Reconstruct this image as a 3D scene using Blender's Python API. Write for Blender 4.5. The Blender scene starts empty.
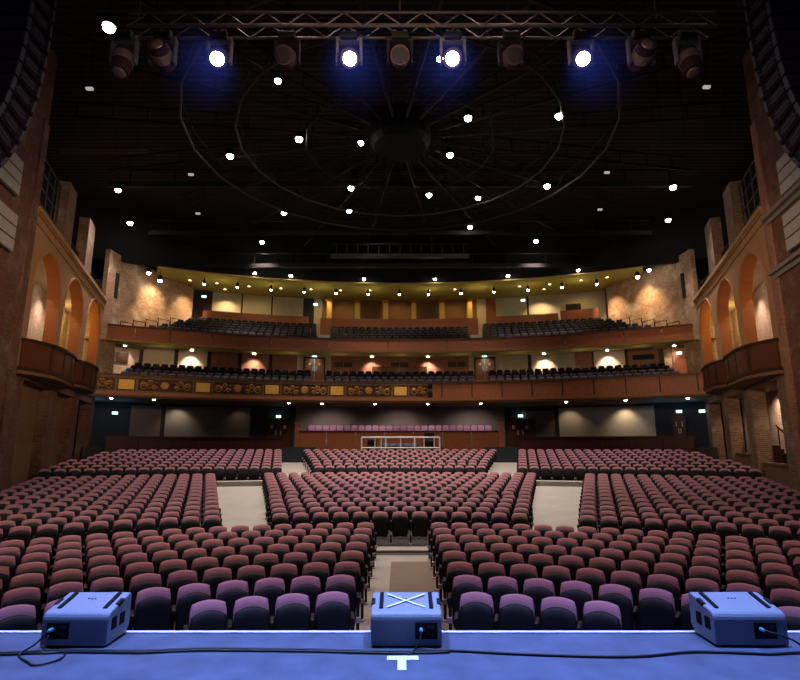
import bpy, bmesh, math, random
from math import sin, cos, tan, pi, radians as R_, atan2, hypot, sqrt
from mathutils import Vector, Matrix
random.seed(7)
sc = bpy.context.scene
COL = sc.collection

# ------------------------------------------------------------------ camera model (also used to turn measured angles into plan angles)
F, PITCH, HC = 540.0, R_(11.2), 1.68
def ray(u, v):
    a = (u-400)/F; b = -(v-340)/F
    return Vector((a, cos(PITCH)-b*sin(PITCH), sin(PITCH)+b*cos(PITCH)))
def at_y(u, v, Y):
    d = ray(u, v); return Vector((0, 0, HC)) + d*(Y/d.y)
def at_z(u, v, z):
    d = ray(u, v); return Vector((0, 0, HC)) + d*((z-HC)/d.z)
CY = 1.3                                        # centre of all the curved rows and balconies: (0, CY)
def pol(R, deg, z=0.0):
    t = R_(deg); return Vector((R*sin(t), CY+R*cos(t), z))
def ang(px, R, z):
    """plan angle at which a circle of radius R, height z shows in column px"""
    lo, hi = -60.0, 60.0
    for _ in range(40):
        m = (lo+hi)/2; p = pol(R, m, z)
        d = p.y*cos(PITCH)+(p.z-HC)*sin(PITCH)
        if 400+F*p.x/d < px: lo = m
        else: hi = m
    return (lo+hi)/2

# ------------------------------------------------------------------ materials
def lin(c):
    return tuple(((x/255)/12.92 if x/255 <= .04045 else ((x/255+.055)/1.055)**2.4) for x in c)
MATS = {}
def nodes(name):
    m = bpy.data.materials.new(name); m.use_nodes = True
    nt = m.node_tree; b = nt.nodes['Principled BSDF']
    return m, nt, b
def mat(name, rgb, rough=.6, metal=0.0, noise=.15, scale=6.0, bump=0.0, emit=None, estr=0.0, spec=.5, dark=None):
    m, nt, b = nodes(name); N = nt.nodes; L = nt.links
    c = lin(rgb)
    tc = N.new('ShaderNodeTexCoord'); nz = N.new('ShaderNodeTexNoise')
    nz.inputs['Scale'].default_value = scale; nz.inputs['Detail'].default_value = 4
    L.new(tc.outputs['Object'], nz.inputs['Vector'])
    mx = N.new('ShaderNodeMix'); mx.data_type = 'RGBA'
    d = lin(dark) if dark else tuple(x*(1-2*noise) for x in c)
    mx.inputs[6].default_value = (*d, 1)
    mx.inputs[7].default_value = (*[min(1, x*(1+noise)) for x in c], 1)
    L.new(nz.outputs['Fac'], mx.inputs[0]); L.new(mx.outputs[2], b.inputs['Base Color'])
    b.inputs['Roughness'].default_value = rough; b.inputs['Metallic'].default_value = metal
    b.inputs['Specular IOR Level'].default_value = spec
    if bump:
        bp = N.new('ShaderNodeBump'); bp.inputs['Strength'].default_value = bump; bp.inputs['Distance'].default_value = .02
        L.new(nz.outputs['Fac'], bp.inputs['Height']); L.new(bp.outputs['Normal'], b.inputs['Normal'])
    if emit:
        b.inputs['Emission Color'].default_value = (*lin(emit), 1); b.inputs['Emission Strength'].default_value = estr
    MATS[name] = m; return m
def brick(name, c1, c2, mortar, wear=(150, 140, 130), wear_amt=.5, rough=.9):
    m, nt, b = nodes(name); N = nt.nodes; L = nt.links
    uv = N.new('ShaderNodeUVMap'); uv.uv_map = 'UVMap'
    br = N.new('ShaderNodeTexBrick'); br.inputs['Scale'].default_value = 1.0
    br.inputs['Brick Width'].default_value = .24; br.inputs['Row Height'].default_value = .085
    br.inputs['Mortar Size'].default_value = .009; br.inputs['Bias'].default_value = 0
    br.inputs['Color1'].default_value = (*lin(c1), 1); br.inputs['Color2'].default_value = (*lin(c2), 1); br.inputs['Mortar'].default_value = (*lin(mortar), 1)
    L.new(uv.outputs['UV'], br.inputs['Vector'])
    nz = N.new('ShaderNodeTexNoise'); nz.inputs['Scale'].default_value = .9; nz.inputs['Detail'].default_value = 9; nz.inputs['Roughness'].default_value = .7
    L.new(uv.outputs['UV'], nz.inputs['Vector'])
    rp = N.new('ShaderNodeValToRGB'); rp.color_ramp.elements[0].position = .5; rp.color_ramp.elements[1].position = .72
    rp.color_ramp.elements[1].color = (wear_amt,)*3+(1,)
    L.new(nz.outputs['Fac'], rp.inputs['Fac'])
    mx = N.new('ShaderNodeMix'); mx.data_type = 'RGBA'; mx.inputs[7].default_value = (*lin(wear), 1)
    L.new(rp.outputs['Color'], mx.inputs[0]); L.new(br.outputs['Color'], mx.inputs[6]); L.new(mx.outputs[2], b.inputs['Base Color'])
    bp = N.new('ShaderNodeBump'); bp.inputs['Strength'].default_value = .5; bp.inputs['Distance'].default_value = .015
    ad = N.new('ShaderNodeMath'); ad.operation = 'SUBTRACT'; L.new(nz.outputs['Fac'], ad.inputs[0]); L.new(br.outputs['Fac'], ad.inputs[1])
    L.new(ad.outputs[0], bp.inputs['Height']); L.new(bp.outputs['Normal'], b.inputs['Normal'])
    b.inputs['Roughness'].default_value = rough
    MATS[name] = m; return m
def wood(name, c, rough=.4, k=.3, scale=3.0):
    m, nt, b = nodes(name); N = nt.nodes; L = nt.links
    uv = N.new('ShaderNodeUVMap'); uv.uv_map = 'UVMap'
    mp = N.new('ShaderNodeMapping'); mp.inputs['Scale'].default_value = (7, .8, 1); L.new(uv.outputs['UV'], mp.inputs['Vector'])
    nz = N.new('ShaderNodeTexNoise'); nz.inputs['Scale'].default_value = scale; nz.inputs['Detail'].default_value = 6; L.new(mp.outputs['Vector'], nz.inputs['Vector'])
    mx = N.new('ShaderNodeMix'); mx.data_type = 'RGBA'; q = lin(c)
    mx.inputs[6].default_value = (*[x*(1-k*1.6) for x in q], 1); mx.inputs[7].default_value = (*[x*(1+k) for x in q], 1)
    L.new(nz.outputs['Fac'], mx.inputs[0]); L.new(mx.outputs[2], b.inputs['Base Color']); b.inputs['Roughness'].default_value = rough; b.inputs['Specular IOR Level'].default_value = .18
    MATS[name] = m; return m
def emis(name, rgb, s):
    m = bpy.data.materials.new(name); m.use_nodes = True; nt = m.node_tree; nt.nodes.clear()
    e = nt.nodes.new('ShaderNodeEmission'); o = nt.nodes.new('ShaderNodeOutputMaterial')
    e.inputs['Color'].default_value = (*lin(rgb), 1); e.inputs['Strength'].default_value = s
    nt.links.new(e.outputs[0], o.inputs['Surface']); MATS[name] = m; return m

fabric = mat('plum_fabric', (154, 106, 111), .85, noise=.12, scale=40, bump=.15, spec=.25)
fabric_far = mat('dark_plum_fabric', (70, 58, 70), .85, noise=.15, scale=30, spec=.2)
fabric_pale = mat('pale_mauve_fabric', (205, 155, 195), .85, noise=.1, scale=30, spec=.2)
shell = mat('black_seat_shell', (13, 9, 12), .65, noise=.2, scale=10, spec=.2)
black_metal = mat('black_metal', (16, 16, 18), .45, metal=.3, noise=.2)
pale_metal = mat('pale_metal', (176, 170, 168), .45, metal=.2, noise=.12)
white_metal = mat('white_metal', (225, 225, 225), .5, noise=.05)
stage_m = mat('stage_boards', (86, 95, 116), .6, noise=.3, scale=3.5, bump=.15, spec=.25)
white_paint = mat('white_paint', (235, 235, 235), .6, noise=.06, scale=20)
concrete = mat('stalls_concrete', (152, 146, 138), .75, noise=.12, scale=1.3)
carpet = mat('aisle_carpet', (112, 98, 84), .8, noise=.16, scale=2)
dark_floor = mat('dark_floor', (46, 40, 40), .85, noise=.2, scale=2)
brick_dark = brick('dark_red_brick', (112, 62, 44), (80, 46, 35), (96, 84, 74), (150, 138, 126), .55)
brick_tan = brick('tan_brick', (166, 122, 88), (126, 90, 66), (180, 160, 136), (216, 200, 176), .85)
brick_brown = brick('brown_brick', (122, 90, 66), (92, 68, 52), (130, 116, 100), (170, 155, 138), .6)
brick_pale = brick('pale_brick', (190, 164, 146), (166, 134, 118), (205, 190, 175), (222, 208, 196), .8)
brick_rose = brick('rose_brick', (150, 98, 78), (128, 78, 62), (150, 120, 105), (190, 150, 130), .5)
ochre = mat('ochre_plaster', (164, 122, 80), .8, noise=.1, scale=1.5)
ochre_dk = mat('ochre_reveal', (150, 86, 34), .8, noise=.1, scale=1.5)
yellow_pl = mat('yellow_plaster', (190, 160, 84), .8, noise=.08, scale=2)
olive_soffit = mat('olive_cream_soffit', (168, 160, 84), .8, noise=.06, scale=1)
cream = mat('cream_plaster', (200, 186, 164), .85, noise=.08, scale=1)
putty = mat('putty_acoustic_panel', (176, 168, 152), .9, noise=.08, scale=3)
warm_grey = mat('warm_grey_wall', (118, 108, 100), .9, noise=.08, scale=1)
walnut_dark = wood('dark_red_wood', (64, 30, 24), .45)
grey_panel = mat('grey_acoustic_panel', (128, 124, 122), .9, noise=.08, scale=3)
slate = mat('slate_wall', (44, 50, 60), .9, noise=.12, scale=1)
brown_pl = mat('brown_plaster', (122, 92, 66), .85, noise=.12, scale=1)
black_paint = mat('black_paint', (10, 10, 11), .9, noise=.3, scale=2)
joist = mat('dark_joist', (34, 26, 24), .8, noise=.3, scale=4)
ring_m = mat('grey_steel', (72, 64, 64), .6, metal=.2, noise=.15)
oak = wood('oak_panel', (148, 90, 58), .4)
walnut = wood('walnut_panel', (84, 46, 30), .4)
dark_wood = wood('dark_wood', (56, 34, 26), .45)
door_wood = wood('door_wood', (150, 88, 56), .4, .15)
relief_bg = mat('maroon_relief', (82, 36, 24), .6, noise=.45, scale=5, bump=.8)
gold = mat('gilding', (168, 122, 54), .45, metal=.5, noise=.2, scale=12, bump=.3)
gold_plain = mat('gold_plaque', (214, 168, 76), .5, metal=.3, noise=.12, scale=5)
olive_gold = mat('aged_gold_border', (110, 84, 40), .5, metal=.3, noise=.3, scale=8)
monitor_m = mat('speaker_paint', (134, 140, 152), .5, noise=.08, scale=60, bump=.08)
speaker_dark = mat('speaker_back', (46, 32, 42), .85, noise=.15, scale=8, spec=.12)
grille_m = mat('black_grille', (18, 18, 22), .8, noise=.3, scale=80, spec=.15)
rig_m = mat('rigging_grey', (84, 84, 92), .45, metal=.4, noise=.3, scale=20)
alu = mat('truss_aluminium', (78, 74, 74), .45, metal=.6, noise=.15)
rubber = mat('black_rubber', (14, 14, 17), .5, noise=.2)
cyan_plug = mat('cyan_plug', (70, 170, 180), .4, noise=.1)
glass_dark = mat('dark_lens', (30, 26, 24), .1, noise=.1)
copper_lens = mat('copper_lens', (120, 104, 98), .3, metal=.4, noise=.2)
lamp_white = emis('downlight_glow', (255, 250, 236), 40)
lamp_warm = emis('warm_downlight_glow', (255, 226, 160), 9)
lamp_blue = emis('blue_white_beam_lens', (190, 215, 255), 60)
tube_dim = emis('dim_lamp_glow', (220, 215, 210), .55)
exit_em = emis('exit_sign_glow', (200, 250, 240), 3)
exit_gr = emis('exit_sign_green', (30, 160, 110), 1.2)
stucco_grey = mat('grey_stone', (128, 124, 118), .85, noise=.2, scale=5)

# ------------------------------------------------------------------ mesh builder
class MB:
    def __init__(s): s.v = []; s.f = []; s.m = []; s.mi = 0
    def add(s, vs, fs, mi=None):
        o = len(s.v); s.v += [Vector(p) for p in vs]; s.f += [tuple(i+o for i in f) for f in fs]; s.m += [s.mi if mi is None else mi]*len(fs); return s
    def box(s, c, d, M=None, mi=None, bev=0.0):
        x, y, z = (q/2 for q in d); c = Vector(c)
        if bev <= 0:
            P = [Vector((a*x, b*y, e*z)) for a in (-1, 1) for b in (-1, 1) for e in (-1, 1)]
            Fs = [(0, 1, 3, 2), (4, 6, 7, 5), (0, 4, 5, 1), (2, 3, 7, 6), (0, 2, 6, 4), (1, 5, 7, 3)]
        else:
            bm = bmesh.new(); bmesh.ops.create_cube(bm, size=1)
            for v in bm.verts: v.co = Vector((v.co.x*2*x, v.co.y*2*y, v.co.z*2*z))
            bmesh.ops.bevel(bm, geom=bm.edges[:], offset=bev, segments=2, affect='EDGES', profile=.5)
            bm.verts.index_update(); P = [v.co.copy() for v in bm.verts]; Fs = [tuple(v.index for v in f.verts) for f in bm.faces]; bm.free()
        if M is not None: P = [M @ p for p in P]
        return s.add([p+c for p in P], Fs, mi)
    def prism(s, poly, axis_vec, mi=None):
        """extrude a planar polygon of 3D points along axis_vec"""
        n = len(poly); a = Vector(axis_vec); P = [Vector(p) for p in poly]; Q = [p+a for p in P]
        fs = [tuple(range(n))[::-1], tuple(range(n, 2*n))] + [(i, (i+1) % n, n+(i+1) % n, n+i) for i in range(n)]
        return s.add(P+Q, fs, mi)
    def tube(s, pts, r, n=6, mi=None, closed=False):
        P = [Vector(p) for p in pts]; m = len(P); rings = []
        up0 = None
        for i, p in enumerate(P):
            a = P[(i-1) % m] if (closed or i > 0) else p; b = P[(i+1) % m] if (closed or i < m-1) else p
            t = (b-a)
            t = t.normalized() if t.length > 1e-9 else Vector((0, 0, 1))
            if up0 is None: up0 = Vector((0, 0, 1)) if abs(t.z) < .9 else Vector((1, 0, 0))
            x = t.cross(up0)
            if x.length < 1e-6: x = t.cross(Vector((1, 0, 0)))
            x.normalize(); y = x.cross(t); up0 = y
            rr = r[i] if isinstance(r, (list, tuple)) else r
            rings.append([p + (x*cos(2*pi*k/n)+y*sin(2*pi*k/n))*rr for k in range(n)])
        vs = [q for g in rings for q in g]; fs = []
        for i in range(m if closed else m-1):
            j = (i+1) % m
            for k in range(n): fs.append((i*n+k, i*n+(k+1) % n, j*n+(k+1) % n, j*n+k))
        if not closed: fs += [tuple(range(n))[::-1], tuple((m-1)*n+k for k in range(n))]
        return s.add(vs, fs, mi)
    def lathe(s, prof, c=(0, 0, 0), n=16, M=None, mi=None):
        """profile of (r, z), turned about z, then M, then moved to c"""
        c = Vector(c); vs = []; fs = []
        for r, z in prof:
            for k in range(n):
                p = Vector((r*cos(2*pi*k/n), r*sin(2*pi*k/n), z)); vs.append((M @ p if M is not None else p)+c)
        m = len(prof)
        for i in range(m-1):
            for k in range(n): fs.append((i*n+k, i*n+(k+1) % n, (i+1)*n+(k+1) % n, (i+1)*n+k))
        fs += [tuple(range(n))[::-1], tuple((m-1)*n+k for k in range(n))]
        return s.add(vs, fs, mi)
    def arc(s, r0, r1, z0, z1, a0, a1, n=24, mi=None):
        """curved block about (0, CY): radii r0..r1, heights z0..z1 (z may be (at r0, at r1) pairs)"""
        za = z0 if isinstance(z0, tuple) else (z0, z0); zb = z1 if isinstance(z1, tuple) else (z1, z1)
        vs = []; fs = []
        for i in range(n+1):
            a = a0+(a1-a0)*i/n
            vs += [pol(r0, a, za[0]), pol(r1, a, za[1]), pol(r1, a, zb[1]), pol(r0, a, zb[0])]
        for i in range(n):
            o = 4*i
            for k in range(4): fs.append((o+k, o+(k+1) % 4, o+4+(k+1) % 4, o+4+k))
        fs += [(0, 3, 2, 1), (4*n, 4*n+1, 4*n+2, 4*n+3)]
        return s.add(vs, fs, mi)
    def pillow(s, hw, z0, z1, T, y0=0.0, lean=0.0, wrap=0.0, arch=0.0, nx=10, nz=7, taper=0.0, e=5, mi=None, zc=None):
        """padded panel: half width hw, from z0 to z1, arched top, leaning back, wrapped forward at the sides; faces -y"""
        vs = []; fs = []
        zc = z0 if zc is None else zc
        for side in (-1, 1):
            for j in range(nz+1):
                w = j/nz; wz = .5-.5*cos(pi*w)
                for i in range(nx+1):
                    u = -sin(pi/2*(1-2*i/nx)); hu = max(0.0, 1-abs(u)**e)**.5; hz = max(0.0, 1-abs(2*wz-1)**e)**.5
                    round_c = 1-.10*max(0, abs(2*wz-1)-.6)/.4 * abs(u)
                    x = u*hw*round_c*(1-taper*wz); z = z0+(z1-z0)*wz + arch*(1-u*u)*wz - arch*wz
                    y = y0 + side*T*hu*hz*.5 + lean*(z-zc) - wrap*u*u
                    vs.append(Vector((x, y, z)))
        W = nx+1; S = W*(nz+1)
        for j in range(nz):
            for i in range(nx):
                a = j*W+i; fs.append((a, a+1, a+W+1, a+W)); b = a+S; fs.append((b, b+W, b+W+1, b+1))
        return s.add(vs, fs, mi)
    def put(s, other, M):
        o = len(s.v); s.v += [M @ p for p in other.v]; s.f += [tuple(i+o for i in f) for f in other.f]; s.m += other.m
    def build(s, name, mats, parent=None, smooth=False, local=False, weld=False):
        me = bpy.data.meshes.new(name)
        org = Vector((0, 0, 0))
        if parent is not None and not local:
            q = parent
            while q is not None: org += q.location; q = q.parent
        me.from_pydata([p-org for p in s.v], [], s.f)
        mats = mats if isinstance(mats, (list, tuple)) else [mats]
        for m in mats: me.materials.append(m)
        if len(mats) > 1: me.polygons.foreach_set('material_index', s.m)
        if smooth: me.polygons.foreach_set('use_smooth', [True]*len(me.polygons))
        bm = bmesh.new(); bm.from_mesh(me)
        if weld: bmesh.ops.remove_doubles(bm, verts=bm.verts[:], dist=1e-4)
        if len(bm.faces) < 60000: bmesh.ops.recalc_face_normals(bm, faces=bm.faces[:])
        ul = bm.loops.layers.uv.new('UVMap')
        for f in bm.faces:
            n = f.normal
            if abs(n.z) > .75:
                for l in f.loops: l[ul].uv = (l.vert.co.x, l.vert.co.y)
            else:
                t = Vector((-n.y, n.x, 0)); t = t.normalized() if t.length > 1e-6 else Vector((1, 0, 0))
                for l in f.loops: l[ul].uv = (t.dot(l.vert.co), l.vert.co.z)
        bm.to_mesh(me); bm.free()
        o = bpy.data.objects.new(name, me); COL.objects.link(o)
        if parent is not None: o.parent = parent
        return o
def thing(name, label, cat, loc=(0, 0, 0), group=None, rz=0.0):
    o = bpy.data.objects.new(name, None); o.empty_display_size = .2; COL.objects.link(o)
    o.location = loc; o.rotation_euler = (0, 0, rz); o['label'] = label; o['category'] = cat
    if group: o['group'] = group
    return o
def tag(o, label, cat, group=None):
    o['label'] = label; o['category'] = cat
    if group: o['group'] = group
    return o
def struct(name, mb, m, parent=None, label=None, smooth=False):
    o = mb.build(name, m, parent, smooth=smooth)
    if parent is None: o['kind'] = 'structure'
    if label and parent is None: o['label'] = label
    return o
def recenter(o):
    """move a mesh's origin to the middle of its base"""
    vs = o.data.vertices; n = len(vs)
    c = Vector((sum(v.co.x for v in vs)/n, sum(v.co.y for v in vs)/n, min(v.co.z for v in vs)))
    o.data.transform(Matrix.Translation(-c)); o.location = o.location+c; return o
ORD = ['zeroth', 'first', 'second', 'third', 'fourth', 'fifth', 'sixth', 'seventh', 'eighth', 'ninth', 'tenth', 'eleventh', 'twelfth', 'thirteenth', 'fourteenth', 'fifteenth', 'sixteenth', 'seventeenth', 'eighteenth', 'nineteenth', 'twentieth', 'twenty-first', 'twenty-second', 'twenty-third', 'twenty-fourth']

def spot(loc, aim, power, col=(255, 235, 205), size=70, blend=.7, rad=.12, name='lamp'):
    l = bpy.data.lights.new(name, 'SPOT'); l.energy = power; l.color = lin(col); l.spot_size = R_(size); l.spot_blend = blend; l.shadow_soft_size = rad
    o = bpy.data.objects.new(name, l); COL.objects.link(o); o.location = loc
    o.rotation_euler = (Vector(aim)-Vector(loc)).to_track_quat('-Z', 'Y').to_euler(); return o
def point(loc, power, col=(255, 225, 190), rad=.15, name='lamp'):
    l = bpy.data.lights.new(name, 'POINT'); l.energy = power; l.color = lin(col); l.shadow_soft_size = rad
    o = bpy.data.objects.new(name, l); COL.objects.link(o); o.location = loc; return o

# ------------------------------------------------------------------ plan constants
P0 = Vector((14.6, 20.9)); DIR = Vector((3.4, 10.0)).normalized(); OUT = Vector((DIR.y, -DIR.x))
def W(side, s, off, z):
    """point on the side wall: s along it, off outwards (away from the seats)"""
    p = P0+DIR*s+OUT*off; return Vector((side*p.x, p.y, z))
EDIR = Vector((-.224, -.975))                       # proscenium walls run from P0 towards the stage
EOUT = Vector((.975, -.224))
PC = P0-DIR*1.25                                    # corner where arcade and proscenium wall meet
def V(side, s, off, z):
    p = PC+EDIR*s+EOUT*off; return Vector((side*p.x, p.y, z))
def hexa(mb, fn, s0, s1, o0, o1, z0, z1, mi=None):
    P = [fn(s, o, z) for s in (s0, s1) for o in (o0, o1) for z in (z0, z1)]
    return mb.add(P, [(0, 1, 3, 2), (4, 6, 7, 5), (0, 4, 5, 1), (2, 3, 7, 6), (0, 2, 6, 4), (1, 5, 7, 3)], mi)
SN = {-1: 'left', 1: 'right'}

def floor_z(R):
    pts = [(4, -1.1), (14.2, -1.1), (14.6, -1.05), (25.4, -.34), (25.75, -.34), (25.8, -.2), (26.2, -.2), (33.9, .68), (34.2, .7)]
    if R <= pts[0][0]: return pts[0][1]
    for (a, za), (b, zb) in zip(pts, pts[1:]):
        if R <= b: return za+(zb-za)*(R-a)/(b-a)
    return pts[-1][1]

# ------------------------------------------------------------------ stage and floor
STG = 5.43
m = MB(); m.box((0, STG/2-2, -.06), (26, STG+4, .12)); struct('floor_stage', m, stage_m)
m = MB(); m.box((0, STG+.02, -.6), (26, .06, 1.07)); struct('wall_stage_front', m, black_paint)
m = MB(); m.box((0, STG-.02, .004), (26, .05, .012)); struct('trim_1', m, white_paint)
m = MB(); m.box((0, 25, -1.7), (60, 60, .1)); struct('floor_base', m, dark_floor)
rs = [4.2, 14.2, 14.6, 20, 25.4, 25.75, 25.8, 26.2, 30, 33.9, 34.2]
m = MB()
for a, b in zip(rs, rs[1:]):
    m.arc(a, b, (-1.6, -1.6), (floor_z(a), floor_z(b)), -46, 46, 40)
struct('floor', m, dark_floor)
# pale concrete in the aisles, a few millimetres proud of the dark floor
m = MB(); m.box((.06, 10.2, -1.095), (1.9, 9.4, .006)); struct('floor_centre_aisle', m, concrete)
m = MB(); m.box((.36, 9.8, -1.092), (1.15, 8.6, .008)); struct('floor_centre_carpet', m, carpet)
m = MB()
m.arc(14.0, 14.62, -1.095, -1.04, -60/2, 60/2, 30); struct('floor_cross_aisle', m, concrete)
for sd, nm in ((-1, 'left'), (1, 'right')):
    m = MB(); a0, a1 = sorted((sd*14.1, sd*19.1))
    m.arc(14.3, 25.4, (-1.3, -.5), (-1.06, -.06), a0, a1, 6)
    m.arc(25.2, 26.05, -.4, .13, a0, a1, 6)
    struct('floor_aisle_'+nm, m, concrete)
    m = MB(); a0, a1 = sorted((sd*9.0, sd*12.9))
    m.arc(26.0, 34.2, (-.4, .5), (-.19, .715), a0, a1, 6); struct('floor_rear_aisle_'+nm, m, concrete)
    # dark steps up to the rear doors
    m = MB()
    for k in range(5): m.arc(34.4+k*.32, 36.4, .55, .9+k*.19, a0, a1, 4)
    o = m.build('aisle_steps', slate); recenter(o); tag(o, f'dark carpeted steps up to the {nm} rear stalls door', 'steps')
m = MB(); m.arc(36.0, 41.2, .5, 1.66, -31, 31, 30); struct('floor_rear_platform', m, dark_floor)
m = MB(); m.arc(34.2, 36.0, .3, .72, -31, 31, 30); struct('floor_rear_stalls', m, dark_floor)

# ------------------------------------------------------------------ seats
SP = .54
def seat_meshes(nx, nz):
    back = MB().pillow(.222, .40, .875, .12, y0=.03, lean=.32, wrap=.05, arch=.03, nx=nx, nz=nz, zc=.45, e=7)
    pan = MB().pillow(.225, .22, .80, .09, y0=-.13, lean=.22, wrap=.02, arch=.06, nx=nx, nz=nz, zc=.3, e=8)
    return back, pan
def leg_mesh(x):
    l = MB(); l.box((x, -.02, .33), (.045, .09, .62), mi=0)
    l.box((x, -.02, .012), (.07, .30, .024), mi=1); l.box((x, -.06, .30), (.085, .13, .07), mi=1)
    return l
def arm_mesh(x):
    a = MB(); a.box((x, -.10, .625), (.05, .30, .045), mi=0, bev=.012); return a
bk, pn = seat_meshes(10, 7)
proto = {}
def seat_obj(name, mb, mats, smooth=True):
    o = mb.build(name, mats, None, smooth=smooth, weld=smooth); COL.objects.unlink(o); return o.data
ME_back = seat_obj('backrest', bk, [fabric]); ME_pan = seat_obj('tip_up_seat', pn, [shell])
ME_leg = seat_obj('leg', leg_mesh(-.2575), [black_metal, pale_metal], False); ME_arm = seat_obj('armrest', arm_mesh(-.2575), [black_metal], False)
ME_leg2 = seat_obj('leg', leg_mesh(.2575), [black_metal, pale_metal], False); ME_arm2 = seat_obj('armrest', arm_mesh(.2575), [black_metal], False)
low = MB()
bk2, pn2 = seat_meshes(5, 4)
lo_back, lo_pan = bk2, pn2
lo_leg = MB(); lo_leg.box((-SP/2, -.02, .33), (.045, .09, .62), mi=1); lo_leg.box((-SP/2, -.04, .02), (.07, .26, .04), mi=2); lo_leg.box((-SP/2, -.06, .32), (.08, .13, .07), mi=2); lo_leg.box((-SP/2, -.1, .625), (.05, .3, .045), mi=1)
def stagger(width, R, parity):
    """centred seats over width degrees, their number odd or even by turns so that rows are staggered"""
    n = int(width/math.degrees(SP/R)+.25)
    if n % 2 != parity % 2: n -= 1
    return [width*((k+.5)/n-.5) for k in range(n)]
def inside_wall(p, margin):
    q = Vector((abs(p.x), p.y))-P0
    s, off = q.dot(DIR), q.dot(OUT)
    if s >= -1.25: return off < -margin
    return ((Vector((abs(p.x), p.y))-PC).dot(EOUT) < -margin)
def in_frame(p, z, pad=0):
    d = p.y*cos(PITCH)+(z-HC)*sin(PITCH)
    if d < .5: return False
    x = 400+F*p.x/d; y = 340-F*(-p.y*sin(PITCH)+(z-HC)*cos(PITCH))/d
    return -pad < x < 800+pad and y < 690
near, far = [], []            # (R, deg, z, label, end_flag) / (R, deg, z, kind)
def row_angles(R, a_from, a_to, SP=SP):
    """seat centres from a_from outwards to a_to (degrees, both the same sign)"""
    st = math.degrees(SP/R); n = max(0, int((abs(a_to)-abs(a_from))/st+1e-6)); sg = 1 if a_to > 0 else -1
    return [sg*(abs(a_from)+st*(k+.5)) for k in range(n)]
# front block: eight rows split by the centre aisle
for i in range(8):
    R = 6.38+.97*i; z = -1.1
    for sg in (-1, 1):
        a0 = math.degrees(math.asin((.745 if sg > 0 else .625)/R)); lst = row_angles(R, sg*a0, sg*62, .515)
        if i == 0: lst = lst[:4]
        keep = [a for a in lst if pol(R, a).y > STG+.55 and inside_wall(pol(R, a), .5)]
        for k, a in enumerate(keep):
            p = pol(R, a)
            vis = in_frame(p, z+.85)
            sd = 'left' if sg < 0 else 'right'
            look = 'violet-lit plum theatre chair' if i < 2 else 'plum theatre chair'
            lab = f'{look}, {ORD[i+1]} row from stage, {ORD[k+1] if k < 24 else str(k+1)} seat {sd} of centre aisle'
            (near if vis else far).append((R, a, z, lab, sg if (k == 0) else 0, i) if vis else (R, a, z, 0))
# second block: thirteen rows, a middle block between two aisles and two wings
cand = []
for j in range(13):
    R = 14.9+.85*j; z = floor_z(R)
    a_in = 14.1+.04*j
    mid = stagger(2*a_in, R, j+1); n = len(mid)
    row = [(a, f'{ORD[min(k, n-1-k)+1]} seat in from the {"left" if k < n/2 else "right"} aisle, middle block') if min(k, n-1-k) < 20 else (a, '') for k, a in enumerate(mid)]
    if n % 2: row[n//2] = (row[n//2][0], 'very middle seat of the middle block')
    ends = {mid[0]: -1, mid[-1]: 1}
    for sg in (-1, 1):
        lst = [a for a in row_angles(R, sg*(18.95+.02*j), sg*46) if inside_wall(pol(R, a), .45)]
        for k, a in enumerate(lst):
            row.append((a, f'{ORD[min(k+1, 24)]} seat beyond the {SN[sg]} aisle, {SN[sg]} wing'))
        if lst: ends[lst[0]] = sg
    for a, l in row:
        p = pol(R, a); vis = in_frame(p, z+.85)
        lab = f'plum theatre chair, {ORD[j+9]} row from stage, {l}'
        e = ends.get(a, 0)
        if e and abs(a) > 19: e = sg_flip = (-1 if a > 0 else 1)
        if vis and j < 5: cand.append((R, a, z, lab, e, 8+j))
        else: far.append((R, a, z, 0))
room = 300-len(near)
near += cand[:room]; far += [(c[0], c[1], c[2], 0) for c in cand[room:]]
# rear block
for k in range(8):
    R = 26.5+.97*k; z = floor_z(R)+.06
    for a in stagger(18.6+.32*k, R, k): far.append((R, a, z, 0))
    lim = 35.5-.95*k
    for sg in (-1, 1):
        for a in row_angles(R, sg*12.5, sg*lim):
            if inside_wall(pol(R, a), .45): far.append((R, a, z, 0))
# purple row behind the wooden screen
for q in range(26): far.append((36.75, (q-12.5)*.76, 2.28, 2))
# balconies
for k in range(4):
    R = 36.1+.85*k; z = 5.42+.32*k
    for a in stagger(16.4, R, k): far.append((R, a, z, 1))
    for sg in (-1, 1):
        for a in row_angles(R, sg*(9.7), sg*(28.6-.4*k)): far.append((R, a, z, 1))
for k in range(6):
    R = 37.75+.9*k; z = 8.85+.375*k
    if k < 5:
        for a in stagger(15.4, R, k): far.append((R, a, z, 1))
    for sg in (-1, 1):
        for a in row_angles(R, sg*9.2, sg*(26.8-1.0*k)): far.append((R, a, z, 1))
GR = ['seats of the front block', 'seats of the second block']
def child(name, me, par):
    o = bpy.data.objects.new(name, me); COL.objects.link(o); o.parent = par; return o
first = None
for (R, a, z, lab, end, i) in near:
    p = pol(R, a, z)
    t = thing('theatre_chair', lab, 'chair', p, GR[0] if i < 8 else GR[1], R_(-a))
    child('backrest', ME_back, t); child('tip_up_seat', ME_pan, t)
    child('leg', ME_leg, t); child('armrest', ME_arm, t)
    if end == 1 and a < 0 or end == 1 and i >= 8 or (end == -1 and i < 8 and a < 0):
        child('leg', ME_leg2, t); child('armrest', ME_arm2, t)
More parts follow.
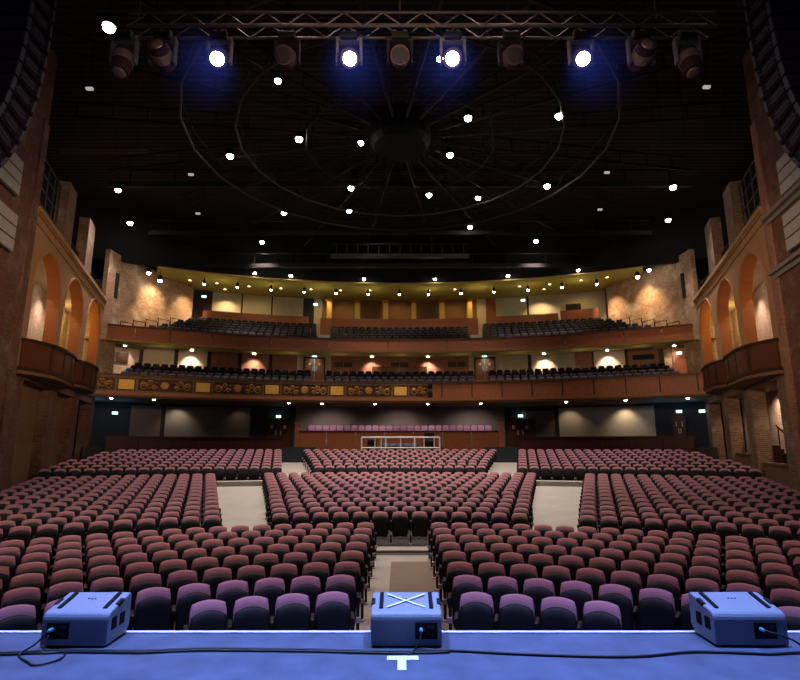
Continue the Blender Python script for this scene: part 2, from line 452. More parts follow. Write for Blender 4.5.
def bulk(rows):
    out = MB()
    for (R, a, z, kd) in rows:
        M = Matrix.Translation(pol(R, a, z)) @ Matrix.Rotation(R_(-a), 4, 'Z')
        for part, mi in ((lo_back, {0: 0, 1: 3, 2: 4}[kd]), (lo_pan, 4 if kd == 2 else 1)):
            n0 = len(out.m); out.put(part, M); out.m[n0:] = [mi]*(len(out.m)-n0)
        out.put(lo_leg, M)
    return out
fm = bulk(far)
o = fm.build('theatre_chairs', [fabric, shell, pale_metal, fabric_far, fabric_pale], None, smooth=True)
o['kind'] = 'stuff'; o['label'] = 'remaining rows of plum theatre chairs filling rear stalls and both balconies'; o['category'] = 'chairs'

# ------------------------------------------------------------------ side walls
OPEN = [(-.4, 3.35, 9.8), (4.1, 7.7, 9.95), (8.85, 12.3, 10.15)]
def arcade(side):
    fn = lambda s, o, z: W(side, s, o, z)
    ZB, ZT, TH = 4.55, 10.75, .5
    m = MB()
    edges = [-1.3]
    for (a, b, apex) in OPEN: edges += [a, b]
    edges += [13.2]
    for k in range(0, len(edges), 2): hexa(m, fn, edges[k], edges[k+1], 0, TH, ZB, ZT, 0)
    N = 16
    for (a, b, apex) in OPEN:
        r = (b-a)/2; c = (a+b)/2; zs = apex-r
        pts = [(c-r*cos(pi*i/N), zs+r*sin(pi*i/N)) for i in range(N+1)]
        for (s0, z0), (s1, z1) in zip(pts, pts[1:]):
            P = [fn(s0, 0, z0), fn(s1, 0, z1), fn(s1, 0, ZT), fn(s0, 0, ZT), fn(s0, TH, z0), fn(s1, TH, z1), fn(s1, TH, ZT), fn(s0, TH, ZT)]
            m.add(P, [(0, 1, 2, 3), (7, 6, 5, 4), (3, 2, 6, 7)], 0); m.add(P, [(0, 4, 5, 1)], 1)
        # reveal faces of the jambs in a deeper ochre
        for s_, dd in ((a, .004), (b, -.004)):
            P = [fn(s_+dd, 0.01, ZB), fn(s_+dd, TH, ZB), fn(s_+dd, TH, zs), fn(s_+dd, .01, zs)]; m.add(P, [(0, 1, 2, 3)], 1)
    struct('wall_'+SN[side], m, [ochre, ochre_dk])
    # mouldings: cornice, string course, archivolts
    m = MB(); hexa(m, fn, -1.25, 13.2, -.13, 1.0, 10.75, 10.95); hexa(m, fn, -1.25, 13.2, -.07, .02, 10.66, 10.75); hexa(m, fn, -1.2, 13.0, -.05, .02, 10.28, 10.34)
    for (a, b, apex) in OPEN:
        r = (b-a)/2+.09; c = (a+b)/2; zs = apex-(b-a)/2
        m.tube([fn(c-r*cos(pi*i/20), -.01, zs+r*sin(pi*i/20)) for i in range(21)], .045, 6)
    struct('trim_cornice_'+SN[side], m, ochre)
    # outer wall of the side passage, floors and ceilings of the passage
    m = MB(); hexa(m, fn, -1.8, 13.4, 1.95, 2.2, -1.6, 4.5); hexa(m, fn, -1.8, 13.4, 1.95, 2.2, 4.5, 11); hexa(m, fn, 13.2, 13.4, .5, 2.2, 4.5, 11)
    hexa(m, fn, -1.8, -1.5, .2, 2.2, -1.6, 11)
    struct('wall_passage_'+SN[side], m, brick_pale)
    m = MB(); hexa(m, fn, -1.5, 13.3, .3, 2.0, 4.45, 4.7); struct('floor_passage_upper_'+SN[side], m, brown_pl)
    m = MB(); hexa(m, fn, -1.5, 13.3, .5, 2.0, 9.95, 10.2); struct('ceiling_passage_'+SN[side], m, cream)
    m = MB(); hexa(m, fn, -1.5, 13.3, .3, 2.0, -1.6, .15); struct('floor_passage_'+SN[side], m, dark_floor)
    # brick piers of the stalls level, beam above them
    for n_, (s0, s1) in enumerate([(-1.3, -.1), (3.7, 4.75), (8.1, 9.2), (12.5, 13.4)]):
        m = MB(); hexa(m, fn, s0, s1, 0.0, .6, -1.5, 4.6); hexa(m, fn, s0-.06, s1+.04, -.05, .64, -1.5, .55-.0+.1*n_)
        o = struct(f'wall_{SN[side]}_pier_{n_+1}', m, brick_dark if side < 0 else brick_brown)
    m = MB(); hexa(m, fn, -1.25, 13.3, .0, .6, 4.25, 4.6); struct('trim_lintel_'+SN[side], m, brown_pl)
    # infill between piers: brown panel walls on the left, low dado walls on the right
    for n_, (s0, s1) in enumerate([(-.1, 3.7), (4.75, 8.1)]):
        m = MB()
        if side < 0: hexa(m, fn, s0, s1, .45, .58, -1.5, 4.3)
        else:
            hexa(m, fn, s0, s1, .2, .35, -1.5, .95+.35*n_); hexa(m, fn, s0, s1, .14, .41, .95+.35*n_, 1.03+.35*n_)
        struct(f'wall_{SN[side]}_infill_{n_+1}', m, brown_pl)
    if side > 0:
        # steps rising in the passage, with handrails
        for n_, (s0, word) in enumerate([(.9, 'nearest the stage'), (5.0, 'further back')]):
            m = MB()
            for k in range(6): hexa(m, fn, s0+k*.42, s0+3.0, .95, 1.9, .1, .55+.35*n_+k*.17)
            o = m.build('passage_stairs', dark_wood); recenter(o); tag(o, f'dark stairs behind the right dado wall, flight {word}', 'stairs', 'passage stairs')
            h = thing('handrail', f'black metal handrail beside the passage stairs, flight {word}', 'handrail', fn(s0, 1.0, .9+.35*n_), 'passage handrails')
            m = MB(); za, zb = 1.55+.35*n_, 2.6+.35*n_
            m.tube([fn(s0-.2, .8, za), fn(s0+2.6, .8, zb)], .035); m.build('rail', black_metal, h)
            for q in (0, 1.1, 2.4):
                m = MB(); zt = za+(zb-za)*(q+.2)/2.8; m.tube([fn(s0+q, .8, .8+.35*n_), fn(s0+q, .8, zt)], .025); m.build('post', black_metal, h)
    # curved private boxes
    for n_, (s0, s1, zt, bulge) in enumerate([(-1.0, 5.3, 5.72, .85), (5.35, 10.6, 5.95, .75)]):
        word = 'nearest the stage' if n_ == 0 else 'next to the lower balcony'
        t = thing('theatre_box', f'dark wood curved theatre box on the {SN[side]} wall, {word}', 'theatre box', fn((s0+s1)/2, 0, zt-1.3), 'curved theatre boxes')
        NB = 20
        def off(q): return -bulge*(1-abs(2*q-1)**3.2) - .06
        def strip(name, d0, d1, z0, z1, mm, q0=0, q1=1, n=NB):
            m = MB(); vs = []; fs = []
            for i in range(n+1):
                q = q0+(q1-q0)*i/n; s = s0+(s1-s0)*q
                vs += [fn(s, off(q)+d0, z0), fn(s, off(q)+d1, z0), fn(s, off(q)+d1, z1), fn(s, off(q)+d0, z1)]
            for i in range(n):
                o_ = 4*i
                for k in range(4): fs.append((o_+k, o_+(k+1) % 4, o_+4+(k+1) % 4, o_+4+k))
            fs += [(0, 3, 2, 1), (4*n, 4*n+1, 4*n+2, 4*n+3)]
            m.add(vs, fs); return m.build(name, mm, t)
        for k in range(5):
            strip('front_panel', 0, .06, zt-1.1, zt-.1, walnut, k/5+.008, (k+1)/5-.008, 6)
            if k: strip('stile', -.03, .06, zt-1.12, zt-.08, dark_wood, k/5-.012, k/5+.012, 2)
        strip('ledge', -.09, .22, zt-.1, zt, dark_wood); strip('base_moulding', -.07, .1, zt-1.22, zt-1.08, dark_wood)
        m = MB(); vs = []; 
        for i in range(NB+1):
            q = i/NB; s = s0+(s1-s0)*q; vs += [fn(s, off(q), zt-1.22), fn(s, .3, zt-1.22), fn(s, .3, zt-1.34), fn(s, off(q)+.05, zt-1.34)]
        fs = []
        for i in range(NB):
            o_ = 4*i
            for k in range(4): fs.append((o_+k, o_+(k+1) % 4, o_+4+(k+1) % 4, o_+4+k))
        m.add(vs, fs+[(0, 3, 2, 1), (4*NB, 4*NB+1, 4*NB+2, 4*NB+3)]); m.build('soffit', brown_pl, t)
    # gallery above the cornice: brick piers, dark backdrop, railings
    for n_, (s0, s1) in enumerate([(2.7, 4.0), (7.0, 8.5)]):
        m = MB(); hexa(m, fn, s0, s1, .0, .5, 10.95, 13.9); struct(f'wall_{SN[side]}_gallery_pier_{n_+1}', m, brick_brown)
    m = MB(); hexa(m, fn, -1.5, 13.4, 3.0, 3.2, 10.7, 17.5); struct(f'wall_{SN[side]}_gallery', m, black_paint)
    for n_, (s0, s1, h) in enumerate([(-1.1, 2.7, 2.6), (4.0, 7.0, .85), (8.5, 12.9, .85)]):
        word = ('tall black grid railing', 'low black railing', 'low black railing')[n_]
        where = ('beside the brick proscenium wall', 'between the two brick gallery piers', 'beyond the last brick gallery pier')[n_]
        t = thing('gallery_railing', f'{word} above the {SN[side]} arcade, {where}', 'railing', fn((s0+s1)/2, .3, 10.98), 'gallery railings')
        nb = 5 if n_ == 0 else 6
        zs = [10.98+h*(i+1)/(4 if n_ == 0 else 3) for i in range(4 if n_ == 0 else 3)]
        for z in zs:
            m = MB(); m.tube([fn(s0, .35, z), fn(s1, .35, z)], .03); m.build('rail', rig_m if n_ == 0 else black_metal, t)
        for i in range(nb):
            s = s0+.1+(s1-s0-.2)*i/(nb-1); m = MB(); m.tube([fn(s, .35, 10.98), fn(s, .35, zs[-1])], .03); m.build('post', rig_m if n_ == 0 else black_metal, t)
        if n_:
            m = MB(); hexa(m, fn, s0, s1, .39, .42, 11.0, 10.95+h); m.build('mesh_panel', grille_m, t)
    # proscenium wall with corner pilaster
    gv = lambda s, o, z: V(side, s, o, z)
    m = MB(); hexa(m, gv, .0, 11, 0, .8, -1.6, 17.5); struct(f'wall_{SN[side]}_proscenium', m, brick_dark)
    m = MB(); hexa(m, fn, -1.75, -1.15, -.03, .3, -1.5, 14.4); struct(f'wall_{SN[side]}_pilaster', m, brick_dark if side < 0 else brick_rose)
for sd in (-1, 1): arcade(sd)
# stone ledges and louvred panels on the proscenium walls
for side, s0, s1, z, lab in ((1, .3, 6, 8.0, 'lower'), (1, .3, 6, 10.15, 'upper')):
    gv = lambda s, o, zz: V(side, s, o, zz)
    m = MB(); hexa(m, gv, s0, s1, -.28, .05, z, z+.14); hexa(m, gv, s0, s1, -.12, .05, z-.16, z)
    o = m.build('stone_ledge', stucco_grey); recenter(o); tag(o, f'{lab} grey stone ledge on the right brick proscenium wall', 'ledge', 'stone ledges')
for side in (-1, 1):
    gv = lambda s, o, zz: V(side, s, o, zz)
    for q, (za, zb, sa) in enumerate(((8.4, 9.8, 1.65), (10.45, 11.8, 1.8))):
        t = thing('louvred_panel', f'{"upper" if q else "lower"} pale grey louvred panel on the {SN[side]} brick wall', 'louvred panel', gv(sa+1, -.1, za), 'louvred panels')
        m = MB(); hexa(m, gv, sa, sa+2.4, -.05, .03, za, zb); m.build('backing', black_metal, t)
        nsl = int((zb-za)/.42)
        for k in range(nsl):
            m = MB(); z = za+.04+k*(zb-za)/nsl; hexa(m, gv, sa+.05, sa+2.35, -.16, -.05, z, z+(zb-za)/nsl-.06); m.build('slat', pale_metal, t)

# ------------------------------------------------------------------ rear of the house: lower stalls wall
ZS = 4.62
m = MB(); m.arc(40.6, 40.9, .6, 5.0, ang(295, 40.6, 3), ang(505, 40.6, 3), 14); struct('wall_back_middle', m, warm_grey)
m = MB(); m.arc(40.6, 40.9, .6, 5.0, -34, ang(295, 40.6, 3), 16); struct('wall_back_left', m, slate)
m = MB(); m.arc(40.6, 40.9, .6, 5.0, ang(505, 40.6, 3), 34, 16); struct('wall_back_right', m, slate)
def tall_panel(px0, px1, z0, z1, R, mm, lab, cat='wall panel', grp=None, name='wall_panel', lean=0):
    m = MB(); m.arc(R-.07, R+.02, z0, z1, ang(px0, R, (z0+z1)/2), ang(px1, R, (z0+z1)/2), 6)
    o = m.build(name, mm); recenter(o); return tag(o, lab, cat, grp)
G = 'grey panels on the rear stalls wall'
tall_panel(130, 160.5, 2.35, 4.5, 40.55, warm_grey, 'dim grey acoustic panel beside the far left exit sign', grp=G)
tall_panel(165, 250, 2.4, 4.5, 40.55, grey_panel, 'wide grey acoustic panel left of the left stalls door', grp=G)
tall_panel(559, 655, 2.4, 4.5, 40.55, putty, 'wide olive-grey acoustic panel right of the right stalls door', grp=G)
tall_panel(522, 555, 2.4, 4.3, 40.55, warm_grey, 'narrow dim grey panel just right of the right stalls door', grp=G)
def door(n, px0, px1, z0, z1, R, mm, leaves=2, handle=True):
    a0, a1 = ang(px0, R, (z0+z1)/2), ang(px1, R, (z0+z1)/2)
    m = MB(); d = (a1-a0)
    m.arc(R-.10, R+.02, z0, z1+.12, a0-d*.06, a0, 2); m.arc(R-.10, R+.02, z0, z1+.12, a1, a1+d*.06, 2); m.arc(R-.10, R+.02, z1, z1+.12, a0, a1, 3)
    fr = m.build(f'door_{n}', dark_wood); fr['kind'] = 'structure'
    for k in range(leaves):
        b0 = a0+d*k/leaves+d*.012; b1 = a0+d*(k+1)/leaves-d*.012
        m = MB(); m.arc(R-.06, R, z0, z1-.02, b0, b1, 3); lf = m.build('leaf', mm, fr)
        if handle:
            am = b1-d*.08 if (k == 0 and leaves == 2) else b0+d*.08
            m = MB(); m.arc(R-.13, R-.06, z0+.9, z0+1.25, am-d*.03, am+d*.03, 1); m.build('handle', pale_metal, fr)
            m = MB(); m.arc(R-.075, R-.058, z0+1.35, z1-.35, (b0+b1)/2-d*.05, (b0+b1)/2+d*.05, 1); m.build('vision_panel', cream, fr)
door(1, 265, 291, 1.66, 3.62, 40.5, walnut); door(2, 507, 534, 1.66, 3.62, 40.5, walnut)
door(3, 674, 686, 1.66, 3.7, 39.9, dark_wood, 2)
# timber screens
def screen(px0, px1, R, zt, zb, mm, lab, npan):
    a0, a1 = ang(px0, R, zt), ang(px1, R, zt)
    t = thing('timber_screen', lab, 'wooden screen', pol(R, (a0+a1)/2, zb))
    for k in range(npan):
        b0 = a0+(a1-a0)*k/npan; b1 = a0+(a1-a0)*(k+1)/npan; e = (a1-a0)*.0025
        m = MB(); m.arc(R, R+.1, zb, zt-.07, b0+e, b1-e, 5); m.build('panel', mm, t)
    m = MB(); m.arc(R-.05, R+.16, zt-.07, zt, a0-.05, a1+.05, 20); m.build('top_rail', dark_wood, t)
    return t
screen(297, 501, 35.9, 2.75, .7, oak, 'long oak-panelled screen behind the white-railed desk position', 7)
screen(106, 283, 34.9, 2.3, .7, walnut_dark, 'dark wood screen behind the left rear seats', 6)
screen(519, 694, 34.9, 2.32, .7, walnut_dark, 'dark wood screen behind the right rear seats', 6)
for px, sd in ((297, 'left'), (501, 'right')):
    m = MB(); p = pol(35.85, ang(px, 35.85, 2), .7); m.box((p.x, p.y, 1.95), (.26, .26, 2.5), bev=.02); m.box((p.x, p.y, 3.24), (.34, .34, .1), bev=.02)
    o = m.build('newel_post', oak); recenter(o); tag(o, f'square oak post at the {sd} end of the long screen', 'post', 'oak end posts')
# white railed desk position
rl = thing('white_railing', 'white tubular railing round the sound desk in front of the oak screen', 'railing', (0, 35.1, .75))
xa, xb = -2.45, 2.53; Yr = 35.1
for z in (2.28, 1.62):
    m = MB(); m.tube([(xa, Yr, z), (xb, Yr, z)], .045, 8); m.build('rail', white_metal, rl)
for q in (0, .17, .25, .31, .5, .68, .8, .93, 1):
    x = xa+(xb-xa)*q; m = MB(); m.tube([(x, Yr, .75), (x, Yr, 2.28)], .04 if q in (0, 1, .31, .68) else .028, 8); m.build('post', white_metal, rl)
for k, (x0, x1, zt, nm, lab, cat) in enumerate([(-2.1, -1.5, 2.15, 'equipment_rack', 'black equipment rack at left end behind the white railing', 'rack'), (1.55, 2.2, 2.62, 'equipment_rack', 'taller black rack with grey shelf at right end behind railing', 'rack')]):
    t = thing(nm, lab, cat, ((x0+x1)/2, 35.25, .72))
    m = MB(); m.box(((x0+x1)/2, 35.6, (zt+.72)/2), (x1-x0, .6, zt-.72), bev=.02); m.build('case', black_metal, t)
    for q in range(3):
        m = MB(); m.box(((x0+x1)/2, 35.29, zt-.2-q*.3), (x1-x0-.1, .03, .16)); m.build('unit', rig_m if q == 1 else shell, t)
    for q in (-1, 1):
        m = MB(); m.box(((x0+x1)/2+q*(x1-x0)/2, 35.29, (zt+.72)/2), (.04, .04, zt-.72)); m.build('corner_bar', rig_m, t)
t = thing('mixing_desk', 'long black sound mixing desk behind the white railing', 'mixing desk', (0, 35.2, .72))
m = MB(); m.prism([(-1.2, 35.3, 1.6), (-1.2, 35.9, 1.95), (-1.2, 35.95, 1.55), (-1.2, 35.3, 1.45)], (2.4, 0, 0)); m.build('console', black_metal, t)
for q in (-1.0, 0, 1.0):
    m = MB(); m.box((q, 35.6, 1.1), (.06, .5, .76)); m.build('leg', rig_m, t)
for q in range(5):
    m = MB(); m.box((-.9+q*.45, 35.55, 1.83), (.36, .35, .03), Matrix.Rotation(R_(30), 3, 'X')); m.build('fader_bank', rig_m, t)

# ------------------------------------------------------------------ lower balcony
LB_R, LB_T, LB_B = 35.2, 6.0, 4.72
AL = 31.2
lb = thing('lower_balcony', 'lower curved balcony, gilded relief front on left half, plain panels right', 'balcony', pol(LB_R, 0, LB_B))
a_split = ang(428, LB_R, 5.3); a_l = ang(90, LB_R, 5.3)
m = MB(); m.arc(LB_R-.08, LB_R+.3, LB_T-.1, LB_T, -AL, AL, 48); m.build('ledge', walnut, lb)
m = MB(); m.arc(LB_R-.05, LB_R+.3, LB_B, LB_B+.2, -AL, AL, 48); m.build('base_moulding', oak, lb)
m = MB(); m.arc(LB_R+.1, 41, LB_B-.06, LB_B, -33, 33, 48); m.arc(LB_R+.05, LB_R+.3, LB_B-.12, LB_B, -AL, AL, 48); m.build('soffit', brown_pl, lb)
m = MB(); m.arc(LB_R+.3, 41.0, LB_B, (5.35, 6.7), -33, 33, 48); m.build('raked_floor', dark_floor, lb)
pl = [432, 442, 472, 502, 532, 562.5, 594, 626, 660, 698, 716]
for x0, x1 in zip(pl, pl[1:]):
    b0, b1 = ang(x0, LB_R, 5.3), min(AL, ang(x1, LB_R, 5.3))
    m = MB(); m.arc(LB_R, LB_R+.2, LB_B+.2, LB_T-.1, b0+.06, b1-.06, 4); m.build('front_panel', oak, lb)
    m = MB(); m.arc(LB_R-.03, LB_R+.2, LB_B+.2, LB_T-.1, b1-.06, b1+.06, 1); m.build('stile', dark_wood, lb)
m = MB(); m.arc(LB_R+.02, LB_R+.2, LB_B+.2, LB_T-.1, -AL, a_split, 30); bgp = m.build('relief_band', relief_bg, lb)
m = MB(); m.arc(LB_R-.04, LB_R+.1, LB_B+.16, LB_B+.30, -AL, a_split, 30); m.arc(LB_R-.04, LB_R+.1, LB_T-.24, LB_T-.12, -AL, a_split, 30); m.build('gilt_border', olive_gold, bgp)
zc = (LB_T+LB_B)/2+.02
def local_pt(a, dx, dz, out=.05):
    p = pol(LB_R-out, a + math.degrees(dx/LB_R), zc+dz); return p
def spiral(a, cx, sg, r0=.26, turns=1.6, zz=0):
    pts = []
    for i in range(22):
        t = i/21; r = r0*(1-.8*t); th = turns*2*pi*t
        pts.append(local_pt(a, cx+sg*r*cos(th), zz+r*sin(th)))
    return pts
plq = [126.5, 203, 272, 337, 400.5]
for i, px in enumerate(plq):
    a = ang(px, LB_R, zc)
    m = MB(); m.arc(LB_R-.06, LB_R+.1, zc-.29, zc+.29, a-math.degrees(.42/LB_R), a+math.degrees(.42/LB_R), 4); m.build('gilt_plaque', gold_plain, bgp)
    for e in (-1, 1):
        m = MB(); m.arc(LB_R-.05, LB_R+.1, zc-.36, zc+.36, a+e*math.degrees(.56/LB_R)-.09, a+e*math.degrees(.56/LB_R)+.09, 1); m.build('plaque_pilaster', olive_gold, bgp)
        m = MB()
        for q, (cx, zz, r0) in enumerate(((.95, -.1, .24), (1.3, .14, .16), (1.55, -.16, .14))):
            m.tube(spiral(a, e*cx, e, r0, 1.5, zz), [.045*(1-.5*t/21) for t in range(22)], 6)
        m.tube([local_pt(a, e*(.7+.12*k), .2*sin(k*1.0)) for k in range(9)], .035, 6)
        m.build('gilt_scroll', gold, bgp, smooth=True)
for i in range(6):
    xs = [92]+plq+[428]
    a = ang((xs[i]+xs[i+1])/2, LB_R, zc)
    if i in (0, 5): continue
    m = MB(); Mx = Matrix.Rotation(R_(90), 3, 'X')
    m.lathe([(.0, .0), (.2, .0), (.26, .04), (.22, .08), (.14, .05), (.08, .06), (.01, .07)], local_pt(a, 0, 0, .0), 14, Matrix.Rotation(R_(-a), 3, 'Z') @ Mx)
    m.build('medallion', gold, bgp, smooth=True)
    if i < 5:
        for e in (-1, 1):
            m = MB(); m.tube([local_pt(a, e*(.35+.1*k), .1*sin(k*.9)+.05) for k in range(10)], [.05*(1-k/14) for k in range(10)], 6)
            m.tube([local_pt(a, e*(.35+.08*k), .05*(1-k/3)-.22*min(1, k/3)+.09*sin(k*1.1)) for k in range(10)], [.04*(1-k/14) for k in range(10)], 6)
            m.build('foliage_relief', relief_bg, bgp, smooth=True)
# lower balcony rear wall
RW = 40.4
segs = [(100, 139, brick_pale), (139, 143, dark_wood), (143, 174, cream), (174, 178, dark_wood), (178, 207, cream), (207, 211, dark_wood), (211, 238, brick_rose), (238, 241.5, dark_wood), (241.5, 269, brick_rose), (269, 272, dark_wood), (272, 297, brick_rose), (297, 331, cream), (331, 469, brick_rose), (469, 503, cream), (503, 528, putty), (528, 531.5, dark_wood), (531.5, 557, cream), (557, 575, putty), (575, 592, brick_rose), (592, 594, dark_wood), (594, 625, cream), (625, 628, dark_wood), (628, 659, brown_pl), (659, 664, dark_wood), (664, 705, brick_tan)]
m = MB(); mats_ = []
for (x0, x1, mm) in segs:
    if mm not in mats_: mats_.append(mm)
    m.arc(RW, RW+.3, 5.4, 8.9, ang(x0, RW, 7.8), ang(x1, RW, 7.8), 3, mats_.index(mm))
struct('wall_back_lower_balcony', m, mats_)
door(4, 304.5, 324, 6.5, 8.35, RW-.02, door_wood); door(5, 475.5, 494.5, 6.5, 8.35, RW-.02, door_wood); door(6, 673, 687, 6.5, 8.5, RW-.02, door_wood, 1)
for k, (x0, x1, z0, z1) in enumerate([(334, 343, 7.75, 8.1), (343.8, 352, 7.75, 8.1), (391, 399.4, 7.78, 8.13), (400.2, 408.5, 7.78, 8.13), (448, 456.5, 7.78, 8.13), (457.3, 466, 7.78, 8.13)]):
    nm = ['left of the warm wall glow, outer', 'left of the warm wall glow, inner', 'above the middle seats, left one', 'above the middle seats, right one', 'beside the right balcony door, outer', 'beside the right balcony door, nearest it'][k]
    t = thing('vent_grille', f'dark ventilation grille on lower balcony wall, {nm}', 'vent', pol(RW, ang((x0+x1)/2, RW, z0), z0), 'wall vents')
    m = MB(); m.arc(RW-.06, RW+.02, z0, z1, ang(x0, RW, z0), ang(x1, RW, z0), 2); m.build('grille', black_metal, t)
    m = MB(); m.arc(RW-.08, RW, (z0+z1)/2-.02, (z0+z1)/2+.02, ang(x0, RW, z0), ang(x1, RW, z0), 2); m.build('bar', brown_pl, t)
tall_panel(116, 128, 7.35, 8.1, RW-.02, dark_wood, 'small dark window panel on the far left lower balcony wall', 'window panel')
tall_panel(633, 654, 7.75, 8.1, RW-.02, black_paint, 'long dark slot in the brown wall left of right balcony door', 'slot panel')
# low wooden desk against the middle of the balcony wall
m = MB(); m.arc(39.9, 40.3, 6.5, 7.75, ang(372, 40, 7.4), ang(427, 40, 7.4), 8); o = m.build('counter', walnut); recenter(o); tag(o, 'long low wooden counter behind the middle lower balcony seats', 'counter')

# ------------------------------------------------------------------ upper balcony
UB_R, UB_T, UB_B = 36.9, 9.32, 8.35
AU = 30.0
ub = thing('upper_balcony', 'upper curved balcony with plain wooden panelled front', 'balcony', pol(UB_R, 0, UB_B))
m = MB(); m.arc(UB_R-.08, UB_R+.3, UB_T-.1, UB_T, -AU, AU, 48); m.build('ledge', walnut, ub)
m = MB(); m.arc(UB_R-.05, UB_R+.3, UB_B, UB_B+.12, -AU, AU, 48); m.build('base_moulding', oak, ub)
m = MB(); m.arc(UB_R, 40.8, (UB_B-.06, 8.6), (UB_B, 8.7), -32, 32, 48); m.build('soffit', olive_soffit, ub)
m = MB(); m.arc(UB_R+.3, 44.4, (8.4, 10.6), (8.6, 11.0), -29.5, 29.5, 48); m.build('raked_floor', dark_floor, ub)
xs = [102, 135, 170, 212, 270, 329, 388, 447, 506, 565, 624, 662, 694]
for x0, x1 in zip(xs, xs[1:]):
    b0, b1 = max(-AU, ang(x0, UB_R, 8.8)), min(AU, ang(x1, UB_R, 8.8))
    m = MB(); m.arc(UB_R, UB_R+.2, UB_B+.12, UB_T-.1, b0+.04, b1-.04, 6); m.build('front_panel', oak, ub)
for k in range(5):
    z = 8.85+.375*k
    for sg in (-1, 1):
        a0, a1 = sorted((sg*7.8, sg*9.1)); m = MB(); m.arc(37.4+.9*k, 38.3+.9*k, z-.2, z+.04, a0, a1, 2); m.build('aisle_step', pale_metal, ub)
for k in range(4):
    z = 5.42+.32*k
    for sg in (-1, 1):
        a0, a1 = sorted((sg*8.3, sg*9.6)); m = MB(); m.arc(35.75+.85*k, 36.6+.85*k, z-.2, z+.03, a0, a1, 2); m.build('aisle_step', cream, lb)
# brick side walls of the upper level
for side in (-1, 1):
    bm_ = brick_tan
    q0 = W(side, 13.1, 0, 0); q1 = Vector((side*18.75, 35.0, 0)); q2 = Vector((side*16.5, 41.6, 0)); q3 = Vector((side*17.5, 46, 0))
    def slab(mb, a, b, z0, z1, th=.3):
        d = (b-a).normalized(); n = Vector((d.y, -d.x, 0)); n = n if n.x*side > 0 else -n
        P = [a, b, b+n*th, a+n*th]; mb.prism([Vector((p.x, p.y, z0)) for p in P], (0, 0, z1-z0))
    m = MB(); slab(m, q0, q1, 4.7, 14.3); struct(f'wall_{SN[side]}_rear_return', m, brick_tan)
    m = MB(); slab(m, q1, q2, 8.4, 14.3); struct(f'wall_{SN[side]}_rear', m, bm_)
    m = MB(); slab(m, q2, q3, 8.4, 14.3); struct(f'wall_{SN[side]}_rear_recess', m, dark_wood)
    # narrow dark slot window and door on the brick return
    d = (q1-q0).normalized(); n = Vector((d.y, -d.x, 0)); n = n if n.x*side < 0 else -n
    for (s, z0, z1, w, nm, lab) in ((.9, 11.3, 13.0, .35, 'slot_panel', 'narrow dark slot high on the'), (1.9, 9.6, 11.0, .7, 'slot_panel', 'dark doorway-shaped slot low on the')):
        a = q0+d*s; P = [a+n*.0, a+d*w, a+d*w+n*.05, a+n*.05]
        m = MB(); m.prism([Vector((p.x, p.y, z0)) for p in P], (0, 0, z1-z0)); o = m.build(nm, black_paint); recenter(o); tag(o, f'{lab} {SN[side]} brick return wall', 'slot')
    # stepped handrails along the ends of the rows
    h = thing('handrail', f'stepped black handrail at the {SN[side]} end of the upper balcony', 'handrail', pol(38, side*28.5, 9.2), 'upper balcony handrails')
    for k in range(5):
        r0 = 37.3+.95*k; a = side*(28.9-1.15*k); z = 9.35+.35*k
        m = MB(); m.tube([pol(r0, a, z-.4), pol(r0, a, z+.3), pol(r0+.95, a-side*1.1, z+.38), pol(r0+.95, a-side*1.1, z-.1)], .03, 6); m.build('rail', black_metal, h)
# timber upstands behind the upper seats, back wall, columns
zt_c = 12.0
def upstand(x0, x1, R, z0, z1, lab):
    m = MB(); m.arc(R, R+.15, z0, z1, ang(x0, R, z1), ang(x1, R, z1), 8); o = m.build('timber_upstand', oak); recenter(o); tag(o, lab, 'wooden screen')
upstand(320.5, 478, 42.0, 10.5, zt_c, 'curved oak screen behind the middle upper balcony seats')
upstand(203, 309, 43.0, 10.5, 12.3, 'oak screen behind the left upper balcony seats')
upstand(486, 558, 43.0, 10.5, 12.3, 'oak screen behind the right upper balcony seats')
upstand(560, 598, 43.0, 10.5, 12.45, 'short dark oak screen at the far right of upper balcony')
RU = 44.4
segs = [(186, 212, dark_wood), (212, 241, putty), (241, 242.5, dark_wood), (242.5, 271, putty), (271, 272.5, dark_wood), (272.5, 303, putty), (303, 314, slate), (314, 322, cream), (322, 334, brown_pl), (334, 466, brown_pl), (466, 477, brown_pl), (477, 486, cream), (486, 496, oak), (496, 527, putty), (527, 529, dark_wood), (529, 556, putty), (556, 597, putty), (597, 612, putty)]
m = MB(); mats_ = []
for (x0, x1, mm) in segs:
    if mm not in mats_: mats_.append(mm)
    m.arc(RU, RU+.3, 9.5, 14.5, ang(x0, RU, 13), ang(x1, RU, 13), 3, mats_.index(mm))
struct('wall_back_upper_balcony', m, mats_)
COLX = [329.5, 357.5, 385.6, 413.8, 441.8, 469.5]
for k, px in enumerate(COLX):
    a = ang(px, 43.4, 13); p = pol(43.4, a)
    t = thing('column', f'square yellow plaster column, {ORD[k+1]} from left behind the upper balcony seats', 'column', (p.x, p.y, 11.0), 'yellow columns of the upper balcony')
    m = MB(); m.box((p.x, p.y, 12.4), (.42, .42, 2.8), bev=.02); m.build('shaft', yellow_pl, t)
    m = MB(); m.box((p.x, p.y, 13.75), (.52, .52, .1)); m.box((p.x, p.y, 13.88), (.62, .62, .16)); m.build('capital', ochre_dk, t)
m = MB(); m.arc(38.4, 45.5, (13.95, 14.3), (14.15, 14.5), -26, 26, 40); struct('ceiling_upper_balcony', m, olive_soffit)
m = MB(); m.arc(38.2, 38.42, 13.9, 17.5, -34, 34, 40); struct('wall_bulkhead', m, black_paint)
m = MB(); m.arc(38.15, 38.45, 13.86, 13.93, -26, 26, 40); struct('trim_soffit_edge', m, yellow_pl)
